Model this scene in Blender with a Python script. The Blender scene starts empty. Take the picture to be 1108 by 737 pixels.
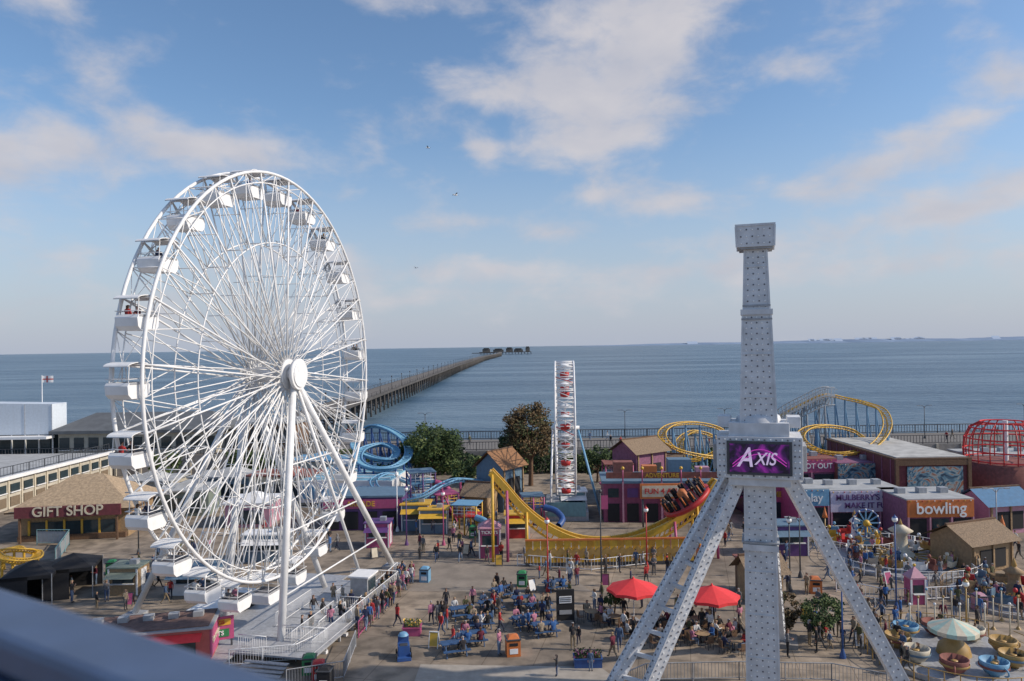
import bpy, bmesh, math, random
from mathutils import Vector, Matrix
random.seed(7)
rad = math.radians
scene = bpy.context.scene
H = 20.0
# ------------------------------------------------------------ camera
FPX = 800.2
RC = Matrix.Rotation(rad(90.43), 3, 'X') @ Matrix.Rotation(rad(-0.88), 3, 'Z')
cam_d = bpy.data.cameras.new('camera')
cam = bpy.data.objects.new('camera', cam_d)
scene.collection.objects.link(cam)
cam.matrix_world = Matrix.Translation((0, 0, H)) @ RC.to_4x4()
cam_d.lens = 26; cam_d.sensor_width = 36
cam_d.clip_start = 0.05; cam_d.clip_end = 60000
cam_d.dof.use_dof = True; cam_d.dof.focus_distance = 60; cam_d.dof.aperture_fstop = 2.8
scene.camera = cam
scene.view_settings.view_transform = 'Standard'
scene.view_settings.look = 'None'
scene.view_settings.exposure = 0

# site survey: recover metric positions of things standing at height z / distance Y
def ray(px, py):
    return RC @ Vector(((px-554)/FPX, (368.5-py)/FPX, -1))
def P(px, py, z=0.0):
    d = ray(px, py); t = (z-H)/d.z
    return Vector((d.x*t, d.y*t, z))
def Q(px, py, Y):
    d = ray(px, py); t = Y/d.y
    return Vector((d.x*t, Y, H+d.z*t))

# ------------------------------------------------------------ materials
MATS = {}
def mat(name, col, rough=0.6, metal=0.0, var=0.15, scale=3.0, bump=0.0, emis=0.0, spec=0.5, dirt=0.22):
    if name in MATS: return MATS[name]
    m = bpy.data.materials.new(name); m.use_nodes = True
    nt = m.node_tree; b = nt.nodes['Principled BSDF']
    b.inputs['Roughness'].default_value = rough
    b.inputs['Metallic'].default_value = metal
    b.inputs['Specular IOR Level'].default_value = spec
    tc = nt.nodes.new('ShaderNodeTexCoord')
    n = nt.nodes.new('ShaderNodeTexNoise'); n.inputs['Scale'].default_value = scale; n.inputs['Detail'].default_value = 5
    nt.links.new(tc.outputs['Object'], n.inputs['Vector'])
    r = nt.nodes.new('ShaderNodeMapRange'); r.inputs[1].default_value = 0.3; r.inputs[2].default_value = 0.7
    r.inputs[3].default_value = 1-var; r.inputs[4].default_value = 1+var*0.4
    nt.links.new(n.outputs['Fac'], r.inputs[0])
    mx = nt.nodes.new('ShaderNodeMix'); mx.data_type = 'RGBA'; mx.blend_type = 'MULTIPLY'; mx.inputs[0].default_value = 1
    mx.inputs[6].default_value = (*col, 1)
    nt.links.new(r.outputs[0], mx.inputs[7])
    out = mx.outputs[2]
    if dirt > 0:  # rain streaks and grime running down
        mp = nt.nodes.new('ShaderNodeMapping'); mp.inputs['Scale'].default_value = (2.6, 2.6, .35); nt.links.new(tc.outputs['Object'], mp.inputs[0])
        n2_ = nt.nodes.new('ShaderNodeTexNoise'); n2_.inputs['Scale'].default_value = 1.3; n2_.inputs['Detail'].default_value = 6; n2_.inputs['Roughness'].default_value = .65
        nt.links.new(mp.outputs[0], n2_.inputs['Vector'])
        r2 = nt.nodes.new('ShaderNodeMapRange'); r2.inputs[1].default_value = .42; r2.inputs[2].default_value = .68; r2.inputs[3].default_value = 0; r2.inputs[4].default_value = dirt*1.6
        nt.links.new(n2_.outputs['Fac'], r2.inputs[0])
        md = nt.nodes.new('ShaderNodeMix'); md.data_type = 'RGBA'
        g_ = sum(col)/3
        nt.links.new(r2.outputs[0], md.inputs[0]); nt.links.new(out, md.inputs[6]); md.inputs[7].default_value = (col[0]*.45+g_*.25, col[1]*.45+g_*.23, col[2]*.45+g_*.2, 1)
        out = md.outputs[2]
    nt.links.new(out, b.inputs['Base Color'])
    if emis > 0:
        nt.links.new(out, b.inputs['Emission Color']); b.inputs['Emission Strength'].default_value = emis
    if bump > 0:
        bp = nt.nodes.new('ShaderNodeBump'); bp.inputs['Strength'].default_value = bump; bp.inputs['Distance'].default_value = 0.05
        nt.links.new(n.outputs['Fac'], bp.inputs['Height']); nt.links.new(bp.outputs[0], b.inputs['Normal'])
    MATS[name] = m
    return m
WHITE = mat('white_paint', (.8, .8, .8), .45, var=.12, scale=1.2, dirt=.08)
AXW = mat('ride_grey_white_paint', (.64, .65, .67), .45, var=.2, scale=1.5, dirt=.15)
LAMP = mat('lamp_lens', (.9, .9, .88), .3, var=.0, dirt=0)
DSOCK = mat('lamp_socket', (.14, .14, .16), .5, dirt=0)
GREY = mat('grey_metal', (.35, .36, .38), .5, var=.2)
DGREY = mat('dark_metal', (.06, .065, .075), .5)
BLACK = mat('black_canvas', (.015, .015, .018), .8)
RED = mat('red_paint', (.5, .03, .03), .5)
CORAL = mat('red_canvas', (.75, .045, .05), .8, var=.1, dirt=.05)
PINK = mat('pink_paint', (.46, .08, .2), .5)
LPINK = mat('light_pink_paint', (.52, .26, .34), .55)
PURP = mat('purple_paint', (.12, .05, .19), .5)
YEL = mat('yellow_paint', (.68, .4, .04), .45)
GOLD = mat('gold_paint', (.42, .26, .08), .4)
ORNG = mat('orange_paint', (.6, .17, .04), .5)
BLUE = mat('blue_paint', (.03, .09, .28), .45)
LBLUE = mat('light_blue_paint', (.15, .34, .52), .5)
TURQ = mat('turquoise_roof', (.22, .48, .62), .5, var=.3, scale=.6)
GREEN = mat('green_paint', (.03, .22, .08), .5)
WOOD = mat('brown_timber', (.16, .09, .05), .75, var=.35, scale=6, bump=.3)
LWOOD = mat('pale_timber', (.36, .24, .13), .75, var=.3, scale=5, bump=.3)
THATCH = mat('thatch_roof', (.28, .2, .13), .95, var=.45, scale=9, bump=.8)
STONE = mat('pale_render', (.5, .46, .38), .8, var=.2, scale=.8)
CONC = mat('concrete', (.3, .28, .26), .9, var=.25, scale=1.5, bump=.2)
DECK = mat('aluminium_deck', (.42, .43, .45), .5, .2, var=.25, scale=4)
GLASS = mat('dark_glass', (.03, .05, .06), .12, var=.2)
ROOFG = mat('grey_roof', (.42, .43, .43), .8, var=.25, scale=.7)
SLATE = mat('slate_roof', (.13, .14, .15), .8, var=.25, scale=.7)
MAROON = mat('maroon_wall', (.16, .035, .045), .7, var=.3)
CREAM = mat('cream_paint', (.62, .55, .42), .6)
SOIL = mat('soil', (.05, .035, .02), 1)
TYRE = mat('rubber', (.02, .02, .02), .8)
MAUVE = mat('mauve_wall', (.28,.11,.19), .7, var=.3)
MUTB = mat('slate_blue_wall', (.12,.2,.28), .6); MUTG = mat('sage_wall', (.2,.24,.2), .7); MUTR = mat('brick_red_wall', (.26,.09,.07), .75, var=.3)
PIERM = mat('weathered_pier_iron', (.085, .08, .078), .85, var=.4, scale=.2)
PIERD = mat('pier_deck_boards', (.17, .15, .13), .85, var=.3, scale=.3)

# ------------------------------------------------------------ mesh builder
class MB:
    def __init__(s): s.v=[]; s.f=[]; s.fm=[]; s.sm=[]; s.m=[]
    def mi(s, m):
        if m not in s.m: s.m.append(m)
        return s.m.index(m)
    def add(s, vs, fs, m, smooth=False):
        o = len(s.v); s.v += [tuple(v) for v in vs]; k = s.mi(m)
        for f in fs: s.f.append([i+o for i in f]); s.fm.append(k); s.sm.append(smooth)
    def box(s, c, d, m, rz=0.0, M=None):
        x, y, z = d[0]/2, d[1]/2, d[2]/2
        vs = [Vector((a*x, b*y, e*z)) for e in (-1, 1) for a, b in ((-1,-1),(1,-1),(1,1),(-1,1))]
        R = M if M is not None else Matrix.Rotation(rz, 3, 'Z')
        c = Vector(c)
        s.add([c+R@v for v in vs], [(3,2,1,0),(4,5,6,7),(0,1,5,4),(1,2,6,5),(2,3,7,6),(3,0,4,7)], m)
    def beam(s, a, b, w, h, m, w2=None, h2=None):
        a, b = Vector(a), Vector(b); d = (b-a)
        if d.length < 1e-5: return
        d.normalize(); up = Vector((0,0,1)) if abs(d.z) < .95 else Vector((0,1,0))
        x = d.cross(up).normalized(); u = x.cross(d).normalized()
        w2 = w2 or w; h2 = h2 or h
        vs = [a+x*(i*w/2)+u*(j*h/2) for i,j in ((-1,-1),(1,-1),(1,1),(-1,1))] + [b+x*(i*w2/2)+u*(j*h2/2) for i,j in ((-1,-1),(1,-1),(1,1),(-1,1))]
        s.add(vs, [(3,2,1,0),(4,5,6,7),(0,1,5,4),(1,2,6,5),(2,3,7,6),(3,0,4,7)], m)
    def tube(s, a, b, r, m, r2=None, n=8):
        a, b = Vector(a), Vector(b); d = b-a
        if d.length < 1e-5: return
        d.normalize(); up = Vector((0,0,1)) if abs(d.z) < .95 else Vector((0,1,0))
        x = d.cross(up).normalized(); u = x.cross(d); r2 = r if r2 is None else r2
        c = [(math.cos(2*math.pi*i/n), math.sin(2*math.pi*i/n)) for i in range(n)]
        vs = [a+(x*p+u*q)*r for p,q in c]+[b+(x*p+u*q)*r2 for p,q in c]
        s.add(vs, [(i,(i+1)%n,n+(i+1)%n,n+i) for i in range(n)], m, True)
        s.add(vs, [tuple(range(n))[::-1], tuple(range(n,2*n))], m)
    def path(s, pts, r, m, n=6, closed=False):
        pts = [Vector(p) for p in pts]; N = len(pts); vs = []; px = None
        for i,p in enumerate(pts):
            if closed: d = pts[(i+1)%N]-pts[i-1]
            else: d = pts[min(i+1,N-1)]-pts[max(i-1,0)]
            d.normalize()
            if px is None:
                up = Vector((0,0,1)) if abs(d.z) < .95 else Vector((0,1,0)); px = d.cross(up)
            px = (px-d*px.dot(d)).normalized(); u = px.cross(d)
            vs += [p+(px*math.cos(2*math.pi*k/n)+u*math.sin(2*math.pi*k/n))*r for k in range(n)]
        L = N if closed else N-1
        s.add(vs, [(i*n+k, i*n+(k+1)%n, ((i+1)%N)*n+(k+1)%n, ((i+1)%N)*n+k) for i in range(L) for k in range(n)], m, True)
    def lathe(s, c, prof, m, n=16, a0=0.0, smooth=True):
        c = Vector(c); vs = [c+Vector((r*math.cos(a0+2*math.pi*k/n), r*math.sin(a0+2*math.pi*k/n), z)) for r,z in prof for k in range(n)]
        s.add(vs, [(i*n+k, i*n+(k+1)%n, (i+1)*n+(k+1)%n, (i+1)*n+k) for i in range(len(prof)-1) for k in range(n)], m, smooth)
    def ball(s, c, r, m, n=10):
        if not hasattr(r, '__len__'): r = (r,r,r)
        c = Vector(c); k = n//2
        vs = [c+Vector((r[0]*math.sin(math.pi*i/k)*math.cos(2*math.pi*j/n), r[1]*math.sin(math.pi*i/k)*math.sin(2*math.pi*j/n), r[2]*math.cos(math.pi*i/k))) for i in range(k+1) for j in range(n)]
        s.add(vs, [(i*n+j, (i+1)*n+j, (i+1)*n+(j+1)%n, i*n+(j+1)%n) for i in range(k) for j in range(n)], m, True)
    def prism(s, pts, z0, z1, m, mtop=None):
        n = len(pts); vs = [(p[0],p[1],z0) for p in pts]+[(p[0],p[1],z1) for p in pts]
        s.add(vs, [(i,(i+1)%n,n+(i+1)%n,n+i) for i in range(n)], m)
        s.add(vs, [tuple(range(n,2*n))], mtop or m); s.add(vs, [tuple(range(n))[::-1]], m)
    def poly(s, pts, m): s.add(pts, [tuple(range(len(pts)))], m)
    def mesh(s, name):
        me = bpy.data.meshes.new(name); me.from_pydata(s.v, [], s.f)
        for m in s.m: me.materials.append(m)
        me.polygons.foreach_set('material_index', s.fm); me.polygons.foreach_set('use_smooth', s.sm)
        me.update(); return me
    def build(s, name, loc=(0,0,0), rz=0.0, parent=None, bevel=0.0, fix=True):
        me = s.mesh(name)
        if fix:
            bm = bmesh.new(); bm.from_mesh(me); bmesh.ops.remove_doubles(bm, verts=bm.verts, dist=1e-5)
            bmesh.ops.recalc_face_normals(bm, faces=bm.faces); bm.to_mesh(me); bm.free()
        return obj(name, me, loc, rz, parent, bevel)
def obj(name, data, loc=(0,0,0), rz=0.0, parent=None, bevel=0.0):
    o = bpy.data.objects.new(name, data); scene.collection.objects.link(o)
    o.location = loc; o.rotation_euler = (0,0,rz)
    if parent: o.parent = parent
    if bevel:
        b = o.modifiers.new('bevel','BEVEL'); b.width = bevel; b.segments = 2; b.limit_method = 'ANGLE'
    return o
def text(name, body, size, m, parent, loc, rot=(math.pi/2,0,0), ext=.03, shear=0.0, sx=1.0):
    c = bpy.data.curves.new(name,'FONT'); c.body = body; c.size = size; c.extrude = ext; c.align_x='CENTER'; c.align_y='CENTER'; c.shear = shear
    c.offset = size*.012
    c.materials.append(m); o = bpy.data.objects.new(name, c); scene.collection.objects.link(o)
    o.location = loc; o.rotation_euler = rot; o.scale=(sx,1,1); o.parent = parent
    return o
def catmull(pts, k=6, closed=False):
    N=len(pts); out=[]
    for i in range(N if closed else N-1):
        if closed: p=[pts[(i+j-1)%N] for j in range(4)]
        else: p=[pts[max(0,min(N-1,i+j-1))] for j in range(4)]
        for t in range(k):
            t/=k
            out.append(0.5*((2*p[1])+(p[2]-p[0])*t+(2*p[0]-5*p[1]+4*p[2]-p[3])*t*t+(3*p[1]-p[0]-3*p[2]+p[3])*t**3))
    if not closed: out.append(pts[-1])
    return out

# ------------------------------------------------------------ world
SAZ, SEL = rad(97), rad(34)
w = bpy.data.worlds.new('World'); scene.world = w; w.use_nodes = True
nt = w.node_tree; nt.nodes.clear(); L = nt.links
def N(t, **k):
    n = nt.nodes.new(t)
    for a,b in k.items(): setattr(n,a,b)
    return n
def M(op, a, b=None, c=None):
    n = N('ShaderNodeMath', operation=op)
    for i,x in enumerate((a,b,c)):
        if x is None: continue
        if isinstance(x,(int,float)): n.inputs[i].default_value = x
        else: L.new(x, n.inputs[i])
    return n.outputs[0]
sky = N('ShaderNodeTexSky', sky_type='NISHITA', sun_disc=False); sky.sun_elevation = SEL; sky.sun_rotation = SAZ
sky.altitude = 20; sky.air_density = 1.0; sky.dust_density = .8; sky.ozone_density = 2.5
hs = N('ShaderNodeHueSaturation'); hs.inputs['Saturation'].default_value=1.08; hs.inputs['Value'].default_value=1.35; L.new(sky.outputs[0], hs.inputs['Color'])
tc = N('ShaderNodeTexCoord'); sp = N('ShaderNodeSeparateXYZ'); L.new(tc.outputs['Generated'], sp.inputs[0])
az = M('ARCTAN2', sp.outputs[0], sp.outputs[1]); el = M('ARCSINE', sp.outputs[2])
cb = N('ShaderNodeCombineXYZ'); L.new(az, cb.inputs[0]); L.new(M('MULTIPLY', el, 1.8), cb.inputs[1])
def noise(scale, det, rough, dist, off=0):
    n = N('ShaderNodeTexNoise'); n.inputs['Scale'].default_value=scale; n.inputs['Detail'].default_value=det
    n.inputs['Roughness'].default_value=rough; n.inputs['Distortion'].default_value=dist
    mp = N('ShaderNodeMapping'); mp.inputs['Location'].default_value=(off,off*.7,0); L.new(cb.outputs[0], mp.inputs[0]); L.new(mp.outputs[0], n.inputs['Vector'])
    return n.outputs['Fac']
n1 = noise(9.5, 9, .56, .2, 3.1); n2 = noise(2.6, 5, .5, .2, 9.0)
blobs = [(.135,.375,.125,.07,1.0),(.02,.325,.10,.04,.9),(.17,.30,.08,.045,.9),(.08,.26,.09,.04,.8),(-.03,.255,.03,.02,.8),(.2,.42,.09,.05,.7),
 (-.56,.235,.09,.042,1.0),(-.43,.25,.06,.028,.95),(-.33,.25,.07,.025,.9),(-.64,.2,.06,.03,.6),(-.60,.39,.12,.045,.6),(-.10,.44,.1,.035,.8),(-.5,.33,.08,.03,.45),
 (.54,.24,.06,.02,1.0),(.47,.212,.07,.02,.95),(.39,.185,.07,.018,.9),(.2,.185,.10,.018,.95),(.12,.2,.04,.012,.7),(-.05,.168,.09,.015,.95),(.06,.150,.06,.013,.9),
 (.60,.29,.06,.035,1.0),(.64,.17,.09,.024,.95),(.5,.145,.10,.018,.75),(.3,.13,.12,.018,.7),(.0,.10,.25,.016,.6),(-.25,.06,.5,.03,.4),(.4,.09,.4,.025,.65),(-.5,.12,.2,.02,.45),(-.2,.12,.15,.014,.45),(.3,.42,.05,.02,.5),(.36,.33,.07,.018,.5),(-.22,.2,.06,.012,.4),(.5,.4,.1,.03,.4)]
tot = None
for a,e,sa,se,amp in blobs:
    g = M('MULTIPLY', M('EXPONENT', M('MULTIPLY', M('ADD', M('POWER', M('ABSOLUTE', M('MULTIPLY', M('SUBTRACT', az, a), 1/sa)), 2.0), M('POWER', M('ABSOLUTE', M('MULTIPLY', M('SUBTRACT', el, e), 1/se)), 2.0)), -1.0)), amp)
    tot = g if tot is None else M('ADD', tot, g)
tot = M('MINIMUM', tot, 1.05)
dens = M('ADD', M('MULTIPLY', tot, .46), M('ADD', M('MULTIPLY', n1, 1.2), M('MULTIPLY', n2, .25)))
mr = N('ShaderNodeMapRange', interpolation_type='SMOOTHSTEP'); L.new(dens, mr.inputs[0])
mr.inputs[1].default_value=.77; mr.inputs[2].default_value=1.26; mr.inputs[3].default_value=0; mr.inputs[4].default_value=.9
n3 = noise(11, 5, .5, .3, 5.0)
cr = N('ShaderNodeMix', data_type='RGBA'); L.new(n3, cr.inputs[0]); cr.inputs[6].default_value=(4.2,4.4,5.2,1); cr.inputs[7].default_value=(6.7,6.3,6.3,1)
mx = N('ShaderNodeMix', data_type='RGBA'); L.new(mr.outputs[0], mx.inputs[0]); 
hz = N('ShaderNodeMapRange', interpolation_type='SMOOTHSTEP'); L.new(el, hz.inputs[0]); hz.inputs[1].default_value=-.05; hz.inputs[2].default_value=.32; hz.inputs[3].default_value=.95; hz.inputs[4].default_value=0
hm = N('ShaderNodeMix', data_type='RGBA'); L.new(hz.outputs[0], hm.inputs[0]); L.new(hs.outputs[0], hm.inputs[6]); hm.inputs[7].default_value=(4.0,4.45,5.5,1)
L.new(hm.outputs[2], mx.inputs[6]); L.new(cr.outputs[2], mx.inputs[7])
bg = N('ShaderNodeBackground'); bg.inputs[1].default_value=.108; L.new(mx.outputs[2], bg.inputs[0])
wo = N('ShaderNodeOutputWorld'); L.new(bg.outputs[0], wo.inputs[0])
S = Vector((math.sin(SAZ)*math.cos(SEL), math.cos(SAZ)*math.cos(SEL), math.sin(SEL)))
sd = bpy.data.lights.new('sun','SUN'); sd.energy=4.0; sd.angle=rad(1.0); sd.color=(1,.89,.75)
so = bpy.data.objects.new('sun', sd); scene.collection.objects.link(so); so.rotation_euler = S.to_track_quat('Z','Y').to_euler(); so.location=(60,0,60)

# ------------------------------------------------------------ ground & sea
def ground_mat():
    m = bpy.data.materials.new('plaza_concrete'); m.use_nodes=True; t=m.node_tree; b=t.nodes['Principled BSDF']; b.inputs['Roughness'].default_value=.85
    tc=t.nodes.new('ShaderNodeTexCoord')
    def nz(s,d,sc=(1,1,1)):
        mp=t.nodes.new('ShaderNodeMapping'); mp.inputs['Scale'].default_value=sc; t.links.new(tc.outputs['Object'],mp.inputs[0])
        n=t.nodes.new('ShaderNodeTexNoise'); n.inputs['Scale'].default_value=s; n.inputs['Detail'].default_value=d; t.links.new(mp.outputs[0],n.inputs['Vector']); return n.outputs['Fac']
    cr=t.nodes.new('ShaderNodeValToRGB'); e=cr.color_ramp.elements; e[0].position=.36; e[0].color=(.19,.155,.12,1); e[1].position=.64; e[1].color=(.37,.295,.22,1)
    el=e.new(.5); el.color=(.28,.225,.17,1)
    t.links.new(nz(.09,6),cr.inputs[0])
    br=t.nodes.new('ShaderNodeTexBrick'); br.inputs['Scale'].default_value=1; br.inputs['Brick Width'].default_value=3.2; br.inputs['Row Height'].default_value=3.2; br.offset=0
    br.inputs['Mortar Size'].default_value=.03; br.inputs['Color1'].default_value=(1,1,1,1); br.inputs['Color2'].default_value=(.88,.89,.9,1); br.inputs['Mortar'].default_value=(.6,.58,.55,1)
    mp=t.nodes.new('ShaderNodeMapping'); mp.inputs['Rotation'].default_value=(0,0,.23); t.links.new(tc.outputs['Object'],mp.inputs[0]); t.links.new(mp.outputs[0],br.inputs['Vector'])
    m1=t.nodes.new('ShaderNodeMix'); m1.data_type='RGBA'; m1.blend_type='MULTIPLY'; m1.inputs[0].default_value=1; t.links.new(cr.outputs[0],m1.inputs[6]); t.links.new(br.outputs[0],m1.inputs[7])
    r=t.nodes.new('ShaderNodeMapRange'); r.inputs[1].default_value=.35; r.inputs[2].default_value=.6; r.inputs[3].default_value=.6; r.inputs[4].default_value=1.1; t.links.new(nz(.8,8),r.inputs[0])
    m2=t.nodes.new('ShaderNodeMix'); m2.data_type='RGBA'; m2.blend_type='MULTIPLY'; m2.inputs[0].default_value=1; t.links.new(m1.outputs[2],m2.inputs[6]); t.links.new(r.outputs[0],m2.inputs[7])
    t.links.new(m2.outputs[2],b.inputs['Base Color'])
    bp=t.nodes.new('ShaderNodeBump'); bp.inputs['Strength'].default_value=.3; bp.inputs['Distance'].default_value=.03; t.links.new(nz(4,6),bp.inputs['Height']); t.links.new(bp.outputs[0],b.inputs['Normal'])
    return m
GM = ground_mat()
b=MB(); b.prism([(-400,-60),(400,-60),(400,134),(-400,134)],-8,0,GM); b.build('ground')
b=MB(); b.prism([P(455,719)[:2],P(650,722)[:2],P(700,760)[:2],P(440,760)[:2]],.0,.012,mat('pale_slabs',(.38,.34,.29),.85,var=.2,scale=1.5)); b.build('pale_paving')
b=MB(); b.prism([P(470,606)[:2],P(590,606)[:2],P(640,640)[:2],P(440,640)[:2]],.0,.006,mat('worn_paving',(.26,.22,.18),.85,var=.3,scale=.6)); b.build('worn_pavement')

def sea_mat():
    m=bpy.data.materials.new('sea_water'); m.use_nodes=True; t=m.node_tree; b=t.nodes['Principled BSDF']
    b.inputs['Roughness'].default_value=.28; b.inputs['IOR'].default_value=1.33; b.inputs['Specular IOR Level'].default_value=.3
    tc=t.nodes.new('ShaderNodeTexCoord')
    def nz(s,d,sc,loc=(0,0,0)):
        mp=t.nodes.new('ShaderNodeMapping'); mp.inputs['Scale'].default_value=sc; mp.inputs['Location'].default_value=loc; t.links.new(tc.outputs['Object'],mp.inputs[0])
        n=t.nodes.new('ShaderNodeTexNoise'); n.inputs['Scale'].default_value=s; n.inputs['Detail'].default_value=d; t.links.new(mp.outputs[0],n.inputs['Vector']); return n.outputs['Fac']
    cr=t.nodes.new('ShaderNodeValToRGB'); e=cr.color_ramp.elements; e[0].position=.38; e[0].color=(.03,.078,.13,1); e[1].position=.64; e[1].color=(.135,.205,.265,1)
    el=e.new(.5); el.color=(.062,.12,.18,1)
    t.links.new(nz(1,8,(.003,.016,1)),cr.inputs[0]); t.links.new(cr.outputs[0],b.inputs['Base Color'])
    a=t.nodes.new('ShaderNodeMath'); a.operation='ADD'; t.links.new(nz(1,6,(.16,.42,1)),a.inputs[0]); t.links.new(nz(1,4,(.012,.05,1)),a.inputs[1])
    bp=t.nodes.new('ShaderNodeBump'); bp.inputs['Strength'].default_value=1; bp.inputs['Distance'].default_value=1.5; t.links.new(a.outputs[0],bp.inputs['Height']); t.links.new(bp.outputs[0],b.inputs['Normal'])
    return m
b=MB(); b.poly([(-30000,120,-3.5),(30000,120,-3.5),(30000,26000,-3.5),(-30000,26000,-3.5)],sea_mat()); b.build('sea_water',fix=False)
# far coast: low rising ground
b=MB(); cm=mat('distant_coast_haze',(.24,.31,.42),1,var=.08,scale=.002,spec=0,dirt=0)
pts=[];n=90
for i in range(n+1):
    x=1100+ i*(15500-1100)/n; pts.append((x,11000+random.uniform(-150,150),-3.5+ (16+26*abs(math.sin(i*.16))+random.uniform(0,8))*min(1,i/20)))
for i in range(n):
    a,c=pts[i],pts[i+1]; b.poly([(a[0],a[1],-3.4),(c[0],c[1],-3.4),(c[0],c[1]+400,c[2]),(a[0],a[1]+400,a[2])],cm); b.poly([(a[0],a[1]+400,a[2]),(c[0],c[1]+400,c[2]),(c[0],c[1]+1900,c[2]+6),(a[0],a[1]+1900,a[2]+6)],cm)
b.build('distant_coast',fix=False)
# low tank-farm on the coast: wide sloping-sided blocks
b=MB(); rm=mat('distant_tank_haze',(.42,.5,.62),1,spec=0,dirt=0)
for i in range(22):
    px=random.choice([random.uniform(880,1010),random.uniform(930,1000),random.uniform(930,1000),random.uniform(740,1090)]); q=Q(px,366,11350); r_=random.uniform(35,90); h_=random.uniform(45,72)
    b.add([(q.x-r_,11350,0),(q.x+r_,11350,0),(q.x+r_,11350+h_*1.3,h_),(q.x-r_,11350+h_*1.3,h_),(q.x-r_,11600,h_),(q.x+r_,11600,h_)],[(0,1,2,3),(3,2,5,4)],rm)
b.build('distant_refinery',fix=False)

# promenade
b=MB(); b.prism([(-170,119),(170,119),(170,133.9),(-170,133.9)],0,3.2,CONC,mat('promenade_paving',(.19,.175,.16),.9)); 
for i in range(85): b.box((-168+i*4,118.9,1.7),(.35,.3,3.2),STONE)
b.build('promenade')
def fence(name, pts, h, m, sp=.25, rail=.035, rr=.012, z=0, post=2.0, ms=(1.0,.15), panel=None):
    b=MB()
    for a,c in zip(pts[:-1],pts[1:]):
        a=Vector(a); c=Vector(c); a.z+=z; c.z+=z; d=(c-a); Ln=d.length; U=Vector((0,0,1))
        for f in ms: b.tube(a+U*h*f,c+U*h*f,rail,m,n=5)
        k=max(1,int(Ln/post))
        for i in range(k+1): b.tube(a+d*i/k,a+d*i/k+U*h,rail*1.15,m,n=5)
        if sp:
            k=max(1,int(Ln/sp))
            for i in range(k+1): b.tube(a+d*i/k+U*h*ms[-1],a+d*i/k+U*h*ms[0],rr,m,n=3)
        if panel: b.beam(a+U*h*.55,c+U*h*.55,.02,h*.7,panel)
    return b.build(name,fix=False)
fence('seafront_railing',[(-165,133.5,3.2),(165,133.5,3.2)],1.5,DGREY,sp=.5,rail=.08,rr=.05,post=4)
fence('promenade_railing',[(-110,119.4,3.2),(130,119.4,3.2)],1.4,DGREY,sp=.5,rail=.06,rr=.045,post=4)

def lamp_post(loc,h,m=DGREY,kind=0):
    b=MB(); b.tube((0,0,0),(0,0,h),.07,m,.045); b.lathe((0,0,0),[(.2,0),(.2,.15),(.09,.5),(.07,.6)],m,10)
    if kind==0:
        b.ball((0,0,h+.2),.22,LAMP)
        b.lathe((0,0,h),[(.05,-.1),(.14,.05),(.1,.08)],m,10); b.lathe((0,0,h+.35),[(.2,0),(.05,.12),(0,.25)],m,10)
    elif kind==1:
        for s in (-1,1):
            b.path([(0,0,h-.3),(s*.3,0,h+.1),(s*.8,0,h+.15)],.035,m); b.box((s*1.0,0,h+.13),(.5,.2,.1),GREY)
    else:
        b.ball((0,0,h+.12),.16,m); b.box((.35,0,h-.8),(.55,.04,1.1),PINK)
    return b.build('street_lamp',loc)
for x in range(-100,125,17): lamp_post((x,126,3.2),5.5,DGREY,1)

# pier
b=MB(); x0=-52
pp=[(-52,128),(-53,300),(-54,700),(-50,1200),(-30,1750),(-34,2150)]
def pierx(y):
    for (a,ya),(c,yc) in zip(pp[:-1],pp[1:]):
        if ya<=y<=yc: return a+(c-a)*(y-ya)/(yc-ya)
    return pp[-1][0]
ys=[128+i*18 for i in range(112)]
for y0,y1 in zip(ys[:-1],ys[1:]):
    a,c=pierx(y0),pierx(y1)
    b.beam((a,y0,3.2),(c,y1,3.2),9,.6,PIERD); b.beam((a-4.6,y0,3.0),(c-4.6,y1,3.0),.5,1.0,PIERM); b.beam((a+4.6,y0,3.0),(c+4.6,y1,3.0),.5,1.0,PIERM)
    for s in (-4.5,4.5): b.beam((a+s,y0,4.6),(c+s,y1,4.6),.1,.1,PIERM); b.beam((a+s,y0,4.05),(c+s,y1,4.05),.06,.06,PIERM)
for y in range(136,2150,9):
    a=pierx(y)
    for s in (-4.2,0,4.2): b.tube((a+s,y,-5),(a+s,y,3),.35 if y<700 else .6,PIERM,n=5)
    if y<900:
        b.beam((a-4.2,y,-2.5),(a+4.2,y,2.5),.2,.2,PIERM); b.beam((a+4.2,y,-2.5),(a-4.2,y,2.5),.2,.2,PIERM); b.beam((a-4.5,y,-.2),(a+4.5,y,-.2),.3,.3,PIERM)
        for s in (-4.5,4.5): b.beam((a+s,y,3.2),(a+s,y,4.6),.12,.12,PIERM)
        if y%27==1: 
            b.tube((a+4.3,y,3.2),(a+4.3,y,8.5),.1,PIERM,n=5); b.ball((a+4.3,y,8.6),.3,PIERM,6)
# pier head
b.box((-20,2160,2.6),(150,80,1.6),PIERM); b.box((-75,1950,2.6),(60,40,1.6),PIERM)
for px in range(-90,56,9): b.tube((px,2125,-5),(px,2125,2),.9,PIERM,n=5)
for x,wd,h in ((-75,22,9),(-40,30,7),(-8,20,10),(18,26,7),(45,12,12)):
    b.box((x,2150,3.4+h/2),(wd,20,h),PIERD); b.beam((x,2139,3.4+h+1.5),(x,2161,3.4+h+1.5),wd*.7,3,PIERM)
b.build('pier')
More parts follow.
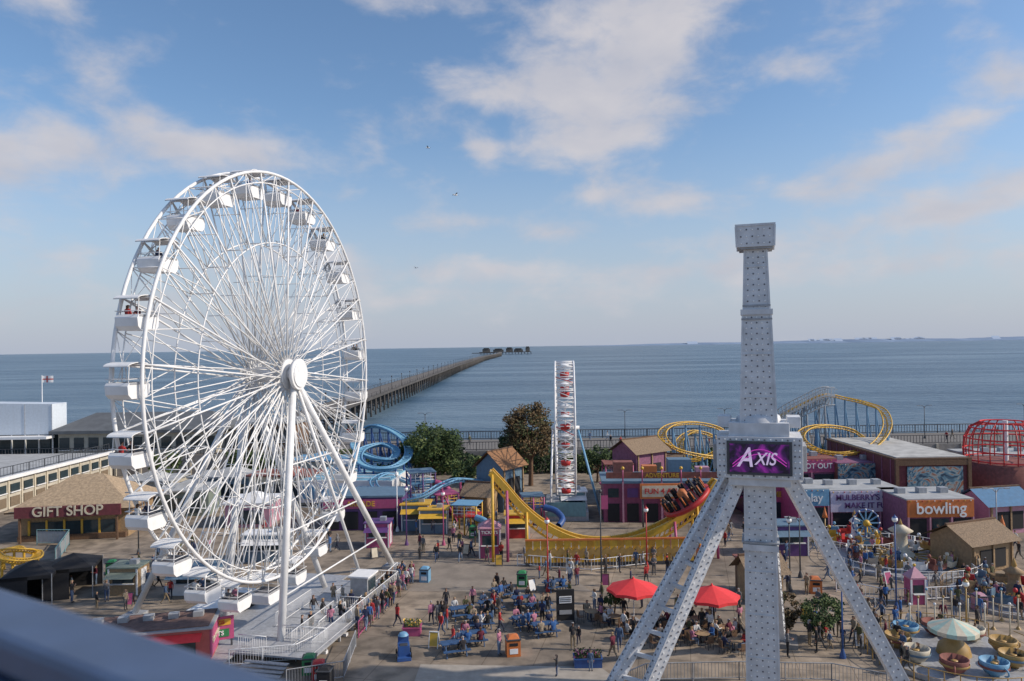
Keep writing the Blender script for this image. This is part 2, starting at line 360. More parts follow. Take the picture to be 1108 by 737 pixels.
# shore end of pier: station pavilion
b=MB(); b.box((0,0,1.75),(26,12,3.5),STONE); b.box((0,0,3.75),(28,14,.5),SLATE)
b.poly([(-14,-7,4),(14,-7,4),(10,0,6.4),(-10,0,6.4)],SLATE); b.poly([(14,7,4),(-14,7,4),(-10,0,6.4),(10,0,6.4)],SLATE); b.poly([(14,-7,4),(14,7,4),(10,0,6.4)],SLATE); b.poly([(-14,7,4),(-14,-7,4),(-10,0,6.4)],SLATE)
for i in range(11): b.box((-12+i*2.4,-6.05,1.8),(1.6,.1,2.0),GLASS); b.box((-12+i*2.4,-6.12,.75),(1.8,.12,.12),WHITE)
b.build('pier_pavilion',(-62,128,3.2))
b=MB(); b.box((0,0,2.2),(9,8,4.4),WOOD); b.box((0,0,4.6),(10,9,.4),ROOFG); b.box((0,-4.05,2.5),(6,.1,2),GLASS); b.box((0,-4.1,1.3),(6.2,.12,.14),WHITE)
for i in range(5): b.box((-2.4+i*1.2,-4.12,2.5),(.1,.1,2),WHITE)
b.build('pier_ticket_hall',(-41,128,3.2))

# left seafront hall & terrace
b=MB(); WC=mat('white_cladding',(.62,.68,.74),.5,var=.08,dirt=.1)
b.add([(-115,122,6.6),(-76,122,6.6),(-76,122,11.6),(-115,122,12.6),(-115,126,6.6),(-76,126,6.6),(-76,126,11.6),(-115,126,12.6)],[(0,1,2,3),(1,5,6,2),(5,4,7,6),(3,2,6,7),(0,4,5,1),(4,0,3,7)],WC)
b.box((-95.5,124,4.9),(38,3.6,3.4),GLASS)
b.prism([(-114,119.6),(-75.5,119.6),(-75.5,121.8),(-114,121.8)],6.1,6.5,WHITE)
for i in range(17): b.box((-112+i*2.25,122.1,4.9),(.14,.25,3.4),WHITE)
for i in range(9): b.beam((-112+i*4.5,121.95,6.7),(-112+i*4.5,121.95,11.6),.05,.05,GREY)
b.build('seafront_hall')
b=MB(); b.prism([(-90,60),(-66.5,60),(-64,118),(-90,118)],0,4,STONE,ROOFG)
for i in range(23):
    y=62+i*2.45; x=-66.5+(y-60)*2.5/58
    b.box((x+.06,y,2.7),(.12,1.7,1.0),GLASS); b.box((x+.1,y,2.13),(.24,1.9,.12),WHITE); b.box((x+.1,y+1.22,2),(.2,.22,3.9),CREAM)
    b.box((x+.04,y,.95),(.1,1.8,1.2),mat('brown_panel',(.2,.15,.1),.7))
b.beam((-66.3,60,4.1),(-63.8,118,4.1),.5,.45,WHITE); b.build('seafront_terrace_building')
fence('terrace_railing',[(-67,60,4.2),(-64.5,118,4.2)],1.2,DGREY,sp=.6,rail=.05,rr=.03,post=3)
b=MB(); fp=Q(33,433,121); b.tube((0,0,0),(0,0,4.5),.07,WHITE)
fl=[(.1+ i*.3, math.sin(i*1.1)*.08) for i in range(7)]
for i in range(6):
    for z0,z1,mm in ((3.3,3.75,WHITE),(3.75,3.95,RED),(3.95,4.4,WHITE)):
        b.poly([(fl[i][0],fl[i][1],z0),(fl[i+1][0],fl[i+1][1],z0),(fl[i+1][0],fl[i+1][1],z1),(fl[i][0],fl[i][1],z1)], RED if i==2 else mm)
b.build('flagpole',(fp.x,124,11.8),fix=False)

# gift shop
g=P(80,583); b=MB()
b.box((0,4,1.5),(11,8,3),LWOOD); b.box((0,-1.3,3.25),(10.5,.2,1.15),MAROON)
for s in(-4.8,4.8): b.box((s,-1.2,1.4),(.2,.2,2.8),WOOD)
b.box((0,.0,1.1),(8.4,.24,1.7),GLASS)
for i in range(6): b.box((-4.4+i*1.76,-.12,1.1),(.2,.14,2.1),YEL)
b.box((0,-.25,.3),(10.8,.5,.55),WOOD)
e=[(-6.4,-1.1,3.3),(6.4,-1.1,3.3),(6.4,9,3.3),(-6.4,9,3.3)]; A=[(-1.5,4,6.3),(1.5,4,6.3)]
tr=mat('tan_shingle_roof',(.42,.31,.2),.9,var=.35,scale=4,bump=.5)
b.poly([e[0],e[1],A[1],A[0]],tr); b.poly([e[1],e[2],A[1]],tr); b.poly([e[2],e[3],A[0],A[1]],tr); b.poly([e[3],e[0],A[0]],tr); b.box((0,4,3.2),(12.8,10.1,.18),WOOD)
o=b.build('gift_shop',(g.x,g.y,0),rad(8)); text('gift_shop_lettering','GIFT SHOP',1.45,CREAM,o,(0,-1.46,3.27))

def gazebo(name,loc,rz,w,h,m,leg=GREY,walls=True):
    b=MB(); k=w/2
    for x in(-k,k):
        for y in(-k,k): b.box((x,y,h*.38),(.06,.06,h*.76),leg)
    z=h*.74; e=[(-k,-k,z),(k,-k,z),(k,k,z),(-k,k,z)]
    for i in range(4):
        a,c=e[i],e[(i+1)%4]; mid=((a[0]+c[0])/2*.45,(a[1]+c[1])/2*.45,z+(h-z)*.62)
        b.poly([a,c,mid],m); b.poly([a,mid,(0,0,h)],m); b.poly([c,(0,0,h),mid],m)
        b.poly([a,c,(c[0],c[1],z-.28),(a[0],a[1],z-.28)],m)
    if walls:
        b.poly([(-k,k,0),(k,k,0),(k,k,z),(-k,k,z)],m); b.poly([(-k,-k,0),(-k,k,0),(-k,k,z),(-k,-k,z)],m); b.poly([(-k,-k,0),(.1,-k,0),(.1,-k,z),(-k,-k,z)],m)
    return b.build(name,loc,rz,fix=False)
gazebo('gazebo_tent',P(36,650),.3,3.6,3.3,BLACK); gazebo('gazebo_tent',P(80,641),.3,3.6,3.3,BLACK)

# ------------------------------------------------------------ FERRIS WHEEL
TH=rad(77); W=Vector((-17.6,54,0)); R0=14.4; HZ=18.2
fw=bpy.data.objects.new('ferris_wheel',None); scene.collection.objects.link(fw); fw.location=W; fw.rotation_euler=(0,0,TH)
u=Vector((math.cos(TH),math.sin(TH),0)); v=Vector((-math.sin(TH),math.cos(TH),0))
def loc(p): d=Vector(p)-W; return Vector((d.dot(u),d.dot(v),p[2]))
b=MB(); NG=24; HW=.95
def rp(a,r,y): return Vector((r*math.sin(a),y,HZ+r*math.cos(a)))
for y in(-HW,HW):
    b.path([rp(2*math.pi*i/96,R0,y) for i in range(96)],.11,WHITE,8,True)
    b.path([rp(2*math.pi*i/96,R0*.66,y*.85) for i in range(96)],.05,WHITE,6,True)
    b.path([rp(2*math.pi*i/96,R0-.75,y) for i in range(96)],.045,WHITE,5,True)
for i in range(NG):
    a=2*math.pi*(i+.3)/NG; da=2*math.pi/NG
    for y in(-HW,HW):
        b.tube(rp(a-.3,.95,y*1.45),rp(a,R0,y),.06,WHITE,n=6)
        b.tube(rp(a+.3,.95,-y*.9),rp(a,R0-.1,y),.045,WHITE,n=5)
        b.tube(rp(a+.55,.9,y*1.45),rp(a+da*.5,R0-.75,y),.035,WHITE,n=5)
        b.tube(rp(a-.5,.9,y*1.2),rp(a+da*.25,R0*.66,y*.85),.03,WHITE,n=5)
        b.tube(rp(a,R0*.66,y*.85),rp(a+da/2,R0,y),.035,WHITE,n=5)
        b.tube(rp(a,R0*.66,y*.85),rp(a-da/2,R0,y),.035,WHITE,n=5)
    for q in (.5,.83): b.tube(rp(a,R0*q,-HW),rp(a,R0*q,HW),.03,WHITE,n=5)
    b.tube(rp(a,R0*.83,-HW),rp(a,R0*.66,HW*.85),.025,WHITE,n=4); b.tube(rp(a,R0*.83,HW),rp(a,R0*.97,-HW),.025,WHITE,n=4)
    b.tube(rp(a,R0,-HW),rp(a,R0,HW),.06,WHITE,n=6); b.tube(rp(a,R0*.66,-HW*.85),rp(a,R0*.66,HW*.85),.04,WHITE,n=5)
    b.tube(rp(a+da/2,R0,-HW),rp(a+da/2,R0,HW),.04,WHITE,n=5)
    b.tube(rp(a+da/2,R0,-HW),rp(a,R0-.75,HW),.025,WHITE,n=4); b.tube(rp(a+da/2,R0,HW),rp(a,R0-.75,-HW),.025,WHITE,n=4)
    for y in(-HW,HW): b.tube(rp(a,R0-.75,y),rp(a+da/2,R0,y),.03,WHITE,n=4); b.tube(rp(a,R0-.75,y),rp(a-da/2,R0,y),.03,WHITE,n=4)
b.tube((0,-1.5,HZ),(0,1.5,HZ),.55,WHITE,n=20)
b.tube((0,-1.5,HZ),(0,-1.3,HZ),1.1,WHITE,n=28); b.tube((0,1.3,HZ),(0,1.5,HZ),1.1,WHITE,n=28)
b.build('wheel_frame',parent=fw)
b=MB(); b.tube((0,-2.0,HZ),(0,2.3,HZ),.38,WHITE,n=16); b.tube((0,-2.3,HZ),(0,-2.05,HZ),1.12,WHITE,n=32); b.tube((0,-2.37,HZ),(0,-2.29,HZ),.92,mat('hub_cover',(.82,.83,.84),.35,dirt=.08),n=32)
feet=[(P(304,703),-1.8,.23),(P(424,614),-1.8,.23),(P(243,690),2.0,.2),(P(146,667),2.0,.2),(P(352,640),2.0,.2),(P(392,632),-1.8,.12)]
for f,y,r in feet:
    l=loc(f); b.tube((0,y,HZ-.2),(l.x,l.y,.3),r,WHITE,r*1.15,n=12); b.box((l.x,l.y,.14),(1.3,1.3,.28),GREY)
l0,l1=loc(feet[0][0]),loc(feet[1][0])
for t in(.35,.6,.82):
    h=Vector((0,-1.8,HZ)); b.tube(h.lerp(l0,t),h.lerp(l1,t),.06,WHITE); 
l2,l3=loc(feet[2][0]),loc(feet[4][0]); h=Vector((0,2.0,HZ))
for t in(.45,.8): b.tube(h.lerp(l2,t),h.lerp(l3,t),.06,WHITE)
b.build('support_legs',parent=fw)
# gondola
b=MB()
prof=[(-.78,-1.05),(.78,-1.05),(.92,-1.25),(.86,-1.75),(.6,-2.0),(-.6,-2.0),(-.86,-1.75),(-.92,-1.25)]
n=len(prof)
for y0,y1 in((-.72,.72),):
    vs=[(x,y0,z) for x,z in prof]+[(x,y1,z) for x,z in prof]
    b.add(vs,[(i,(i+1)%n,n+(i+1)%n,n+i) for i in range(1,n-0) if i!=0],WHITE); b.add(vs,[tuple(range(n))],WHITE); b.add(vs,[tuple(range(n,2*n))[::-1]],WHITE)
b.box((0,0,-1.2),(1.5,1.3,.05),mat('gondola_interior',(.12,.12,.14),.6))
for y in (-.725,.725): b.box((0,y,-1.12),(1.5,.03,.12),GREY)
for s in(-1,1):
    for y in(-.6,.6): b.tube((s*.7,y,-1.05),(s*.62,y,.0),.028,WHITE,n=6)
    b.tube((s*.86,-.72,-.85),(s*.86,.72,-.85),.025,WHITE,n=5); b.tube((-.86,s*.74,-.85),(.86,s*.74,-.85),.025,WHITE,n=5)
rf=[(math.sin(t)*.95, -.12+.26*math.cos(t)) for t in [(-1.5+3*i/8) for i in range(9)]]
vs=[(x,-.78,z) for x,z in rf]+[(x,.78,z) for x,z in rf]+[(x,-.78,z-.05) for x,z in rf]+[(x,.78,z-.05) for x,z in rf]
b.add(vs,[(i,i+1,10+i,9+i) for i in range(8)]+[(18+i,27+i,28+i,19+i) for i in range(8)]+[(i,18+i,19+i,i+1) for i in range(8)]+[(9+i,10+i,28+i,27+i) for i in range(8)],WHITE)
b.tube((0,-.95,.02),(0,.95,.02),.05,GREY); 
gm=b.mesh('gondola')
gang=[]
for i in range(NG):
    a=2*math.pi*(i+.3)/NG; q=rp(a,R0,0); go=obj('gondola',gm,q,0,fw); go.scale=(.92,1,.92); gang.append(q)
# base deck, stairs, rails
b=MB(); b.box((1.2,-3.6,.55),(15,5.5,.12),DECK); b.box((1,1.2,.35),(19,4,.1),DECK)
for x in range(-6,9,2):
    for y in(-6.1,-1.2): b.box((x,y,.26),(.15,.15,.5),GREY)
for i in range(4): b.box((-7-.3*i,-3.6,.45-.12*i),(.3,3,.06),DECK); b.box((9+.3*i,-3.6,.45-.12*i),(.3,3,.06),DECK)
b.box((4.8,-4.8,1.5),(1.6,1.4,1.8),GREY); b.box((4.8,-5.52,1.8),(1.3,.06,.8),GLASS); b.box((4.8,-4.8,2.48),(1.9,1.7,.12),WHITE)
b.box((-1,4.5,.8),(8,2.2,1.1),GREY); b.box((-1,4.5,1.4),(8.1,2.3,.1),WHITE)
for wx in(-4,-3,1.5,2.5): b.tube((wx,3.3,.45),(wx,3.1,.45),.45,TYRE,n=14)
for x in (-4.,-1.,2.,5.5):
    b.beam((x,-6.2,.1),(x,3,.1),.3,.2,WHITE)
for x in (-5.4,-3.6,-1.8,0,1.8,3.6,5.4,7.2): b.beam((x,-6.3,.625),(x,-.9,.625),.05,.02,GREY)
for A,Z in(((-6,-6.2),(8.5,-6.2)),((-6,-1),( -6,-3)),((8.5,-6.2),(8.5,-2)),((-2,-1.3),(3,-1.3)),((-4,-6.2),(-4,-3)),((2,-6.2),(2,-4)),((-5,-4.2),(1,-4.2)),((3,-3.4),(8,-3.4))):
    a=Vector((*A,.6)); c=Vector((*Z,.6)); k=int((c-a).length/.16)
    b.tube(a+Vector((0,0,1.05)),c+Vector((0,0,1.05)),.03,WHITE,n=5); b.tube(a+Vector((0,0,.15)),c+Vector((0,0,.15)),.02,WHITE,n=5)
    for i in range(k+1): q=a.lerp(c,i/k); b.tube(q,q+Vector((0,0,1.05)),.012,WHITE,n=3)
b.build('boarding_platform',parent=fw)

# ------------------------------------------------------------ AXIS TOWER RIDE
ab=P(826,752); AX,AY=ab.x,ab.y; AZ=math.atan2(AX,AY)
def zz(py,px=820): return Q(px,py,AY).z
ax=bpy.data.objects.new('swing_tower_ride',None); scene.collection.objects.link(ax); ax.location=(AX,AY,0); ax.rotation_euler=(0,0,-AZ)
b=MB()
def taper(z0,w0,z1,w1,m):
    vs=[(s*w0/2,t*w0/2,z0) for s,t in((-1,-1),(1,-1),(1,1),(-1,1))]+[(s*w1/2,t*w1/2,z1) for s,t in((-1,-1),(1,-1),(1,1),(-1,1))]
    b.add(vs,[(3,2,1,0),(4,5,6,7),(0,1,5,4),(1,2,6,5),(2,3,7,6),(3,0,4,7)],m)
    k=int((z1-z0)/.3); 
    for i in range(k):
        z=z0+(i+.5)*(z1-z0)/k; w_=w0+(w1-w0)*(z-z0)/(z1-z0); c=max(4,int(w_/.3))
        for j in range(c):
            x=(-.5+(j+.5)/c)*w_*.9
            for fx,fy,dx,dy in((x,-w_/2,0,-1),(-w_/2,x,-1,0),(w_/2,x,1,0)):
                b.tube((fx,fy,z),(fx+dx*.035,fy+dy*.035,z),.05,DSOCK if (i+j)%2 else LAMP,.035,n=6)
    for s,t in((-1,-1),(1,-1),(1,1),(-1,1)):
        b.beam((s*w0/2,t*w0/2,z0),(s*w1/2,t*w1/2,z1),.1,.1,m)
    for q in range(1,int((z1-z0)/2.4)+1):
        z=z0+q*2.4; w_=w0+(w1-w0)*(z-z0)/(z1-z0); b.box((0,0,z),(w_+.07,w_+.07,.05),m)
zt,zc,zj,zb,zl=zz(246),zz(269),zz(338),zz(459),zz(520)
taper(0,1.72,zl,1.6,AXW); taper(zl,2.15,zj-.15,1.5,AXW); taper(zj+.15,1.4,zc-.1,1.18,AXW)
b.box((0,0,zj),(1.72,1.72,.3),AXW); b.box((0,0,zj+.35),(1.5,1.5,.12),GREY); b.box((0,0,zj-.4),(1.65,1.65,.1),GREY)
taper(zc,2.0,zt-.06,2.08,AXW); b.box((0,0,zt),(2.15,2.15,.12),AXW); b.box((0,0,zc-.05),(1.8,1.8,.12),GREY)
b.box((0,0,zl-3.6),(1.9,1.9,.35),AXW); b.box((0,0,zl-3.3),(2.0,2.0,.08),GREY)
b.build('tower_column',parent=ax)
b=MB(); zm=(zl+zb)/2
b.box((0,0,zl+1.5),(4.5,3.0,2.3),AXW); b.box((0,0,zl+.15),(3.3,2.6,.5),AXW); b.box((0,0,zb-.2),(3.2,2.5,.8),AXW)
for s in(-1,1): b.box((s*1.85,0,zb+.2),(.7,1.4,.6),AXW); b.box((s*2.35,0,zl+1.45),(.25,2.0,1.4),GREY)
for z in(zl+.5,zl+2.5):
    for i in range(15): b.tube((-2.1+i*.3,-1.5,z),(-2.1+i*.3,-1.55,z),.055,LAMP if i%2 else DSOCK,n=6)
for i in range(6):
    for s in(-1,1): 
        for q in (1.85,2.08): b.tube((s*q,-1.5,zl+.7+i*.31),(s*q,-1.55,zl+.7+i*.31),.055,DSOCK if i%2 else LAMP,n=6)
b.lathe((0,0,zb+.2),[(1.25,0),(1.15,.3),(.85,.5),(.0,.6)],AXW,20)
b.build('gear_housing',parent=ax,bevel=.06)
def screen_mat():
    m=bpy.data.materials.new('led_screen'); m.use_nodes=True; t=m.node_tree; bs=t.nodes['Principled BSDF']
    tc=t.nodes.new('ShaderNodeTexCoord'); wv=t.nodes.new('ShaderNodeTexNoise'); wv.inputs['Scale'].default_value=.8; wv.inputs['Distortion'].default_value=2; t.links.new(tc.outputs['Object'],wv.inputs['Vector'])
    c=t.nodes.new('ShaderNodeValToRGB'); e=c.color_ramp.elements; e[0].position=.4; e[0].color=(.006,.002,.015,1); e[1].position=.75; e[1].color=(.3,.02,.3,1); x=e.new(.55); x.color=(.045,.006,.08,1)
    t.links.new(wv.outputs['Fac'],c.inputs[0]); t.links.new(c.outputs[0],bs.inputs['Base Color']); t.links.new(c.outputs[0],bs.inputs['Emission Color']); bs.inputs['Emission Strength'].default_value=.4; bs.inputs['Roughness'].default_value=.3
    return m
b=MB(); b.box((0,-1.58,zl+1.5),(3.4,.1,1.85),DGREY); b.box((0,-1.65,zl+1.5),(3.1,.05,1.55),screen_mat()); b.build('screen',parent=ax)
tm=mat('screen_letters',(.7,.55,.75),.4,emis=.4,dirt=0)
text('screen_lettering','A',1.5,tm,ax,(-.75,-1.7,zl+1.5),shear=.3,ext=.01,sx=.8); text('screen_lettering','XIS',.95,tm,ax,(.3,-1.7,zl+1.45),shear=.3,ext=.01,sx=.8)
b=MB()
for k_,(z0,z1) in enumerate(((-.35,.5),(-.5,.25))): b.path([(-1.4+i*.28,-1.69,zl+1.5+z0+(z1-z0)*math.sin(i*.3)) for i in range(11)],.025,mat('magenta_swirl',(.6,.05,.45),.4,emis=.5,dirt=0))
b.build('screen_swirl',parent=ax)
b=MB()
def leg(a,c,w,h,m=AXW,trim=True):
    a=Vector(a);c=Vector(c); b.beam(a,c,w,h,m); d=(c-a).normalized()
    x=d.cross(Vector((0,0,1))).normalized(); U=x.cross(d)
    for s in(-1,1): b.beam(a+x*s*w*.5+U*h*.5,c+x*s*w*.5+U*h*.5,.07,.07,m)
    k=int((c-a).length/.34)
    for i in range(k):
        q=a+(c-a)*(i+.5)/k+U*(h*.5); b.tube(q-x*w*.25,q-x*w*.25+U*.04,.05,LAMP,n=6); b.tube(q+x*w*.25,q+x*w*.25+U*.04,.05,DSOCK,n=6)
        q=a+(c-a)*(i+.5)/k
        for yy in (-1,1):
            for zo in (-.15,.15): b.tube(q+x*w*.5*yy-U*zo,q+x*(w*.5+.04)*yy-U*zo,.045,DSOCK if (i+(zo>0))%2 else LAMP,n=6)
fl=P(655,758); fl2=P(692,768); fr=P(984,757)
RA=Matrix.Rotation(AZ,3,'Z')
toA=lambda p: RA@Vector((p.x-AX,p.y-AY,.1))
ta,tb_=Vector((-1.55,.7,zl+.35)),Vector((-1.1,-.6,zl+.15))
leg(ta,toA(fl),.55,.6); leg(tb_,toA(fl2),.55,.6)
for i in range(1,10):
    t=i/10; a=ta.lerp(toA(fl),t); c=tb_.lerp(toA(fl2),t); b.beam(a,c,.16,.2,AXW)
leg(Vector((1.45,0,zl+.35)),toA(fr),.72,.75)
leg((.4,1.2,zl+.2),(1.2,8,.1),.5,.5)
for p in(toA(fl),toA(fl2),toA(fr),Vector((1.2,8,.1)),Vector((0,0,0))): b.box((p.x,p.y,.15),(2,2,.3),CONC)
b.build('support_legs',parent=ax)

# ------------------------------------------------------------ tracks (coasters)
def track(name,pts,rm,sm,gauge=.9,r=.09,closed=True,step=5,spine=True,k=6,smr=.12):
    b=MB(); C=catmull(pts,k,closed); N_=len(C); Lf=[];Rt=[];Sp=[]
    for i,p in enumerate(C):
        d=(C[(i+1)%N_]-C[i-1]) if closed else (C[min(i+1,N_-1)]-C[max(i-1,0)])
        d.normalize(); x=d.cross(Vector((0,0,1)))
        x=x.normalized() if x.length>1e-3 else Vector((1,0,0)); Lf.append(p-x*gauge/2); Rt.append(p+x*gauge/2); Sp.append(p-Vector((0,0,.35)))
    b.path(Lf,r,rm,6,closed); b.path(Rt,r,rm,6,closed)
    if spine: b.path(Sp,r*1.1,rm,6,closed)
    for i in range(0,N_,1): 
        b.beam(Lf[i],Rt[i],.07,.07,rm)
        if spine: b.beam(Sp[i],Lf[i],.05,.05,rm); b.beam(Sp[i],Rt[i],.05,.05,rm)
    for i in range(0,N_,step):
        q=Sp[i]; 
        if q.z>.6:
            b.tube(q,(q.x,q.y,0),smr,sm,n=6)
            if q.z>4: 
                b.tube((q.x,q.y,q.z-.5),(q.x+1.6,q.y+.8,0),smr*.7,sm,n=5); b.tube((q.x,q.y,q.z*.5),(q.x-1.0,q.y,0),smr*.5,sm,n=5)
    return b,Lf,Rt,C
COS=mat('coaster_support_paint',(.16,.32,.5),.5)
cp=[(800,494,112),(822,475,112),(845,451,112),(870,437,112),(893,427,112),(914,430,112),(938,436,110),(955,444,107),(960,462,103),(945,482,99),(915,490,97),(884,486,98),(866,474,101),(874,463,104),(897,460,107),(925,466,108),(938,482,107),(915,497,105),(860,500,104),(800,496,103),(760,492,101),(730,484,100),(716,470,102),(728,459,105),(757,457,107),(783,466,108),(780,485,107),(748,497,106),(735,478,108),(752,466,110),(776,474,111),(790,494,112)]
b,Lf,Rt,C=track('x',[Q(*p) for p in cp],YEL,COS,gauge=1.1,r=.09,step=3,smr=.14)
# steel lift hill truss with a walkway stair beside the chain
LT=mat('lift_hill_steel',(.42,.45,.48),.5)
for sd_ in (-1,1):
    for i in range(3,26):
        o_=Vector((0,sd_*1.0,0)); a=C[i]+o_; c=C[i+1]+o_; D_=Vector((0,0,1.5)); Tp=Vector((0,0,1.1))
        b.tube(a+Tp,c+Tp,.09,LT,n=5); b.tube(a-D_,c-D_,.1,LT,n=5); b.tube(a-D_,a+Tp,.06,LT,n=5); b.tube(a-D_,c,.06,LT,n=4); b.beam(a,c,.18,.25,LT)
        if sd_<0: b.beam(C[i]+Vector((0,-1.0,-.2)),C[i]+Vector((0,-2.0,-.2)),.35,.06,LT); b.tube(C[i]+Vector((0,-2.0,-.2)),C[i]+Vector((0,-2.0,.9)),.035,LT,n=4); b.tube(C[i]+Vector((0,-2.0,.9)),C[i+1]+Vector((0,-2.0,.9)),.04,LT,n=4)
    for i in (6,12,18,23):
        a=C[i]+Vector((0,sd_*1.0,-1.5)); b.tube(a,(a.x,a.y+sd_*.6,0),.13,LT,n=6)
        if a.z>3: b.tube(a,(a.x-2.2,a.y,0),.07,LT,n=5)
b.build('roller_coaster',fix=False)
cp=[(404,520,92),(412,532,86),(432,541,83),(455,537,82),(478,524,84),(498,518,88),(530,522,92),(548,532,92),(520,537,90),(480,531,92),(440,520,96),(420,512,96)]
b,_,_,C=track('x',[Q(*p) for p in cp],LBLUE,PINK,gauge=.8,r=.11,step=6,smr=.14)
b.build('junior_roller_coaster',fix=False)
cp=[(-4,604,70),(10,600,68),(26,600,68),(40,604,69),(38,611,67),(20,613,66),(2,610,66)]
b,_,_,C=track('x',[Q(*p)+Vector((0,0,.6)) for p in cp],YEL,YEL,gauge=.8,r=.09,step=4); b.build('toddler_roller_coaster',fix=False)
cp=[(388,470,112),(402,460,112),(420,464,110),(438,476,106),(442,492,102),(428,504,98),(404,506,97),(388,498,99),(392,486,104),(412,480,107),(428,486,105),(424,496,102),(402,494,102),(384,484,106)]
b,_,_,C=track('x',[Q(*p) for p in cp],LBLUE,BLUE,gauge=1.0,r=.14,step=3,smr=.14)
for i in range(0,len(C)-1): b.beam(C[i]-Vector((0,0,.05)),C[i+1]-Vector((0,0,.05)),.95,.06,TURQ)
b.build('water_slide',fix=False)

# ------------------------------------------------------------ edge-on small ferris wheel
sw=bpy.data.objects.new('small_ferris_wheel',None); scene.collection.objects.link(sw); s0=P(613,553); sw.location=s0; sw.rotation_euler=(0,0,rad(86))
b=MB(); zt=Q(612,391,s0.y).z; r=(zt-2.0)/2; hz=zt-r; hw=1.1
def rq(a,rr,y): return Vector((rr*math.sin(a),y,hz+rr*math.cos(a)))
for y in(-hw,hw):
    b.path([rq(2*math.pi*i/48,r,y) for i in range(48)],.1,WHITE,6,True); b.path([rq(2*math.pi*i/48,r*.7,y) for i in range(48)],.06,WHITE,6,True)
    for i in range(16): a=2*math.pi*i/16; b.tube(rq(a,.3,y),rq(a,r,y),.06,WHITE,n=5)
for i in range(48):
    a=2*math.pi*i/48; b.tube(rq(a,r,-hw),rq(a,r,hw),.055,WHITE,n=5); b.tube(rq(a,r,-hw),rq(a+math.pi/24,r,hw),.045,WHITE if i%6 else RED,n=5)
    b.tube(rq(a,r*.7,-hw),rq(a,r*.7,hw),.04,WHITE,n=4)
for i in range(12):
    a=2*math.pi*(i+.5)/12; q=rq(a,r-.3,0)
    b.lathe(q+Vector((0,0,-1.3)),[(.1,-.1),(.5,0),(.6,.45),(.55,.5)],RED,10); b.lathe(q+Vector((0,0,.1)),[(.65,0),(.4,.15),(0,.25)],WHITE,10); b.tube(q+Vector((0,0,-1.2)),q+Vector((0,0,.3)),.05,WHITE,n=5)
b.tube((0,-1.7,hz),(0,1.7,hz),.25,WHITE,n=10)
for y,yo in((-1.5,-4.0),(1.5,1.9)):
    for x in(-4,4): b.tube((0,y,hz),(x,yo,0),.12,LBLUE if y<0 else WHITE,n=8)
    b.tube((-2,(y+yo)/2,hz/2),(2,(y+yo)/2,hz/2),.07,WHITE)
b.box((0,0,.5),(10,5,1.0),GREY); b.box((-5.03,0,1.3),(.1,4.4,1.6),mat('teal_panel',(.16,.3,.33),.6)); 
b.build('wheel_structure',parent=sw)

# ------------------------------------------------------------ DISKO ride (yellow U track)
dk=bpy.data.objects.new('disc_coaster_ride',None); scene.collection.objects.link(dk)
Yd=70.5; b=MB()
ctl=[(531,510),(545,525),(565,548),(590,568),(620,582),(650,586),(682,582),(712,571),(738,556),(760,538),(775,520)]
C=catmull([Q(x,y,Yd) for x,y in ctl],5); 
for dy in(-.7,.7):
    for i in range(len(C)-1): b.beam(C[i]+Vector((0,dy,0)),C[i+1]+Vector((0,dy,0)),.3,.6,YEL)
for i in range(0,len(C)): b.beam(C[i]+Vector((0,-.7,0)),C[i]+Vector((0,.7,0)),.15,.15,YEL)
C2=[c-Vector((0,0,1.1)) for c in C]
for i in range(len(C)-1):
    if C2[i].z>.3 and C2[i+1].z>.3: b.beam(C2[i],C2[i+1],.2,.2,YEL); b.beam(C2[i],C[i+1],.1,.1,YEL)
for i in(1,6,11,38,43,48):
    if i<len(C):
        for dy in(-.8,.8): b.tube(C[i]+Vector((0,dy,0)),(C[i].x,Yd+dy*2.2,0),.13,YEL if i%2 else PINK,n=8)
a,c=P(568,602),P(742,599)
b.beam((a.x,Yd-3.2,.15),(c.x,Yd-3.2,.15),.25,.3,DGREY)
n=22
for i in range(n):
    x=a.x+(c.x-a.x)*(i+.5)/n; b.box((x,Yd-3.2,1.25),((c.x-a.x)/n*.9,.1,2.0),YEL if i%2 else mat('amber_panel',(.6,.3,.03),.5))
    b.box((x,Yd-3.27,1.2),(.5,.05,.9),GOLD,M=Matrix.Rotation(.785,3,'Y'))
b.box(((a.x+c.x)/2,Yd-3.25,2.35),(c.x-a.x,.2,.15),ORNG)
b.box(((a.x+c.x)/2,Yd,.05),(c.x-a.x,6,.1),DECK)
b.build('track',parent=dk)
b=MB(); dc=Q(744,543,Yd); b.lathe((0,0,0),[(0,-.35),(2.0,-.3),(2.5,0),(2.5,.3),(1.9,.3),(1.7,.1),(0,.1)],RED,24)
b.lathe((0,0,.1),[(.5,0),(.45,1.1),(0,1.4)],ORNG,12)
for i in range(14):
    a=2*math.pi*i/14; b.box((2.0*math.cos(a),2.0*math.sin(a),.75),(.25,.5,1.0),BLACK,a); b.tube((2.2*math.cos(a),2.2*math.sin(a),.5),(2.2*math.cos(a),2.2*math.sin(a),1.35),.06,ORNG)
disc=b.build('spinning_disc',dc,parent=dk); disc.rotation_euler=(0,rad(-33),0)

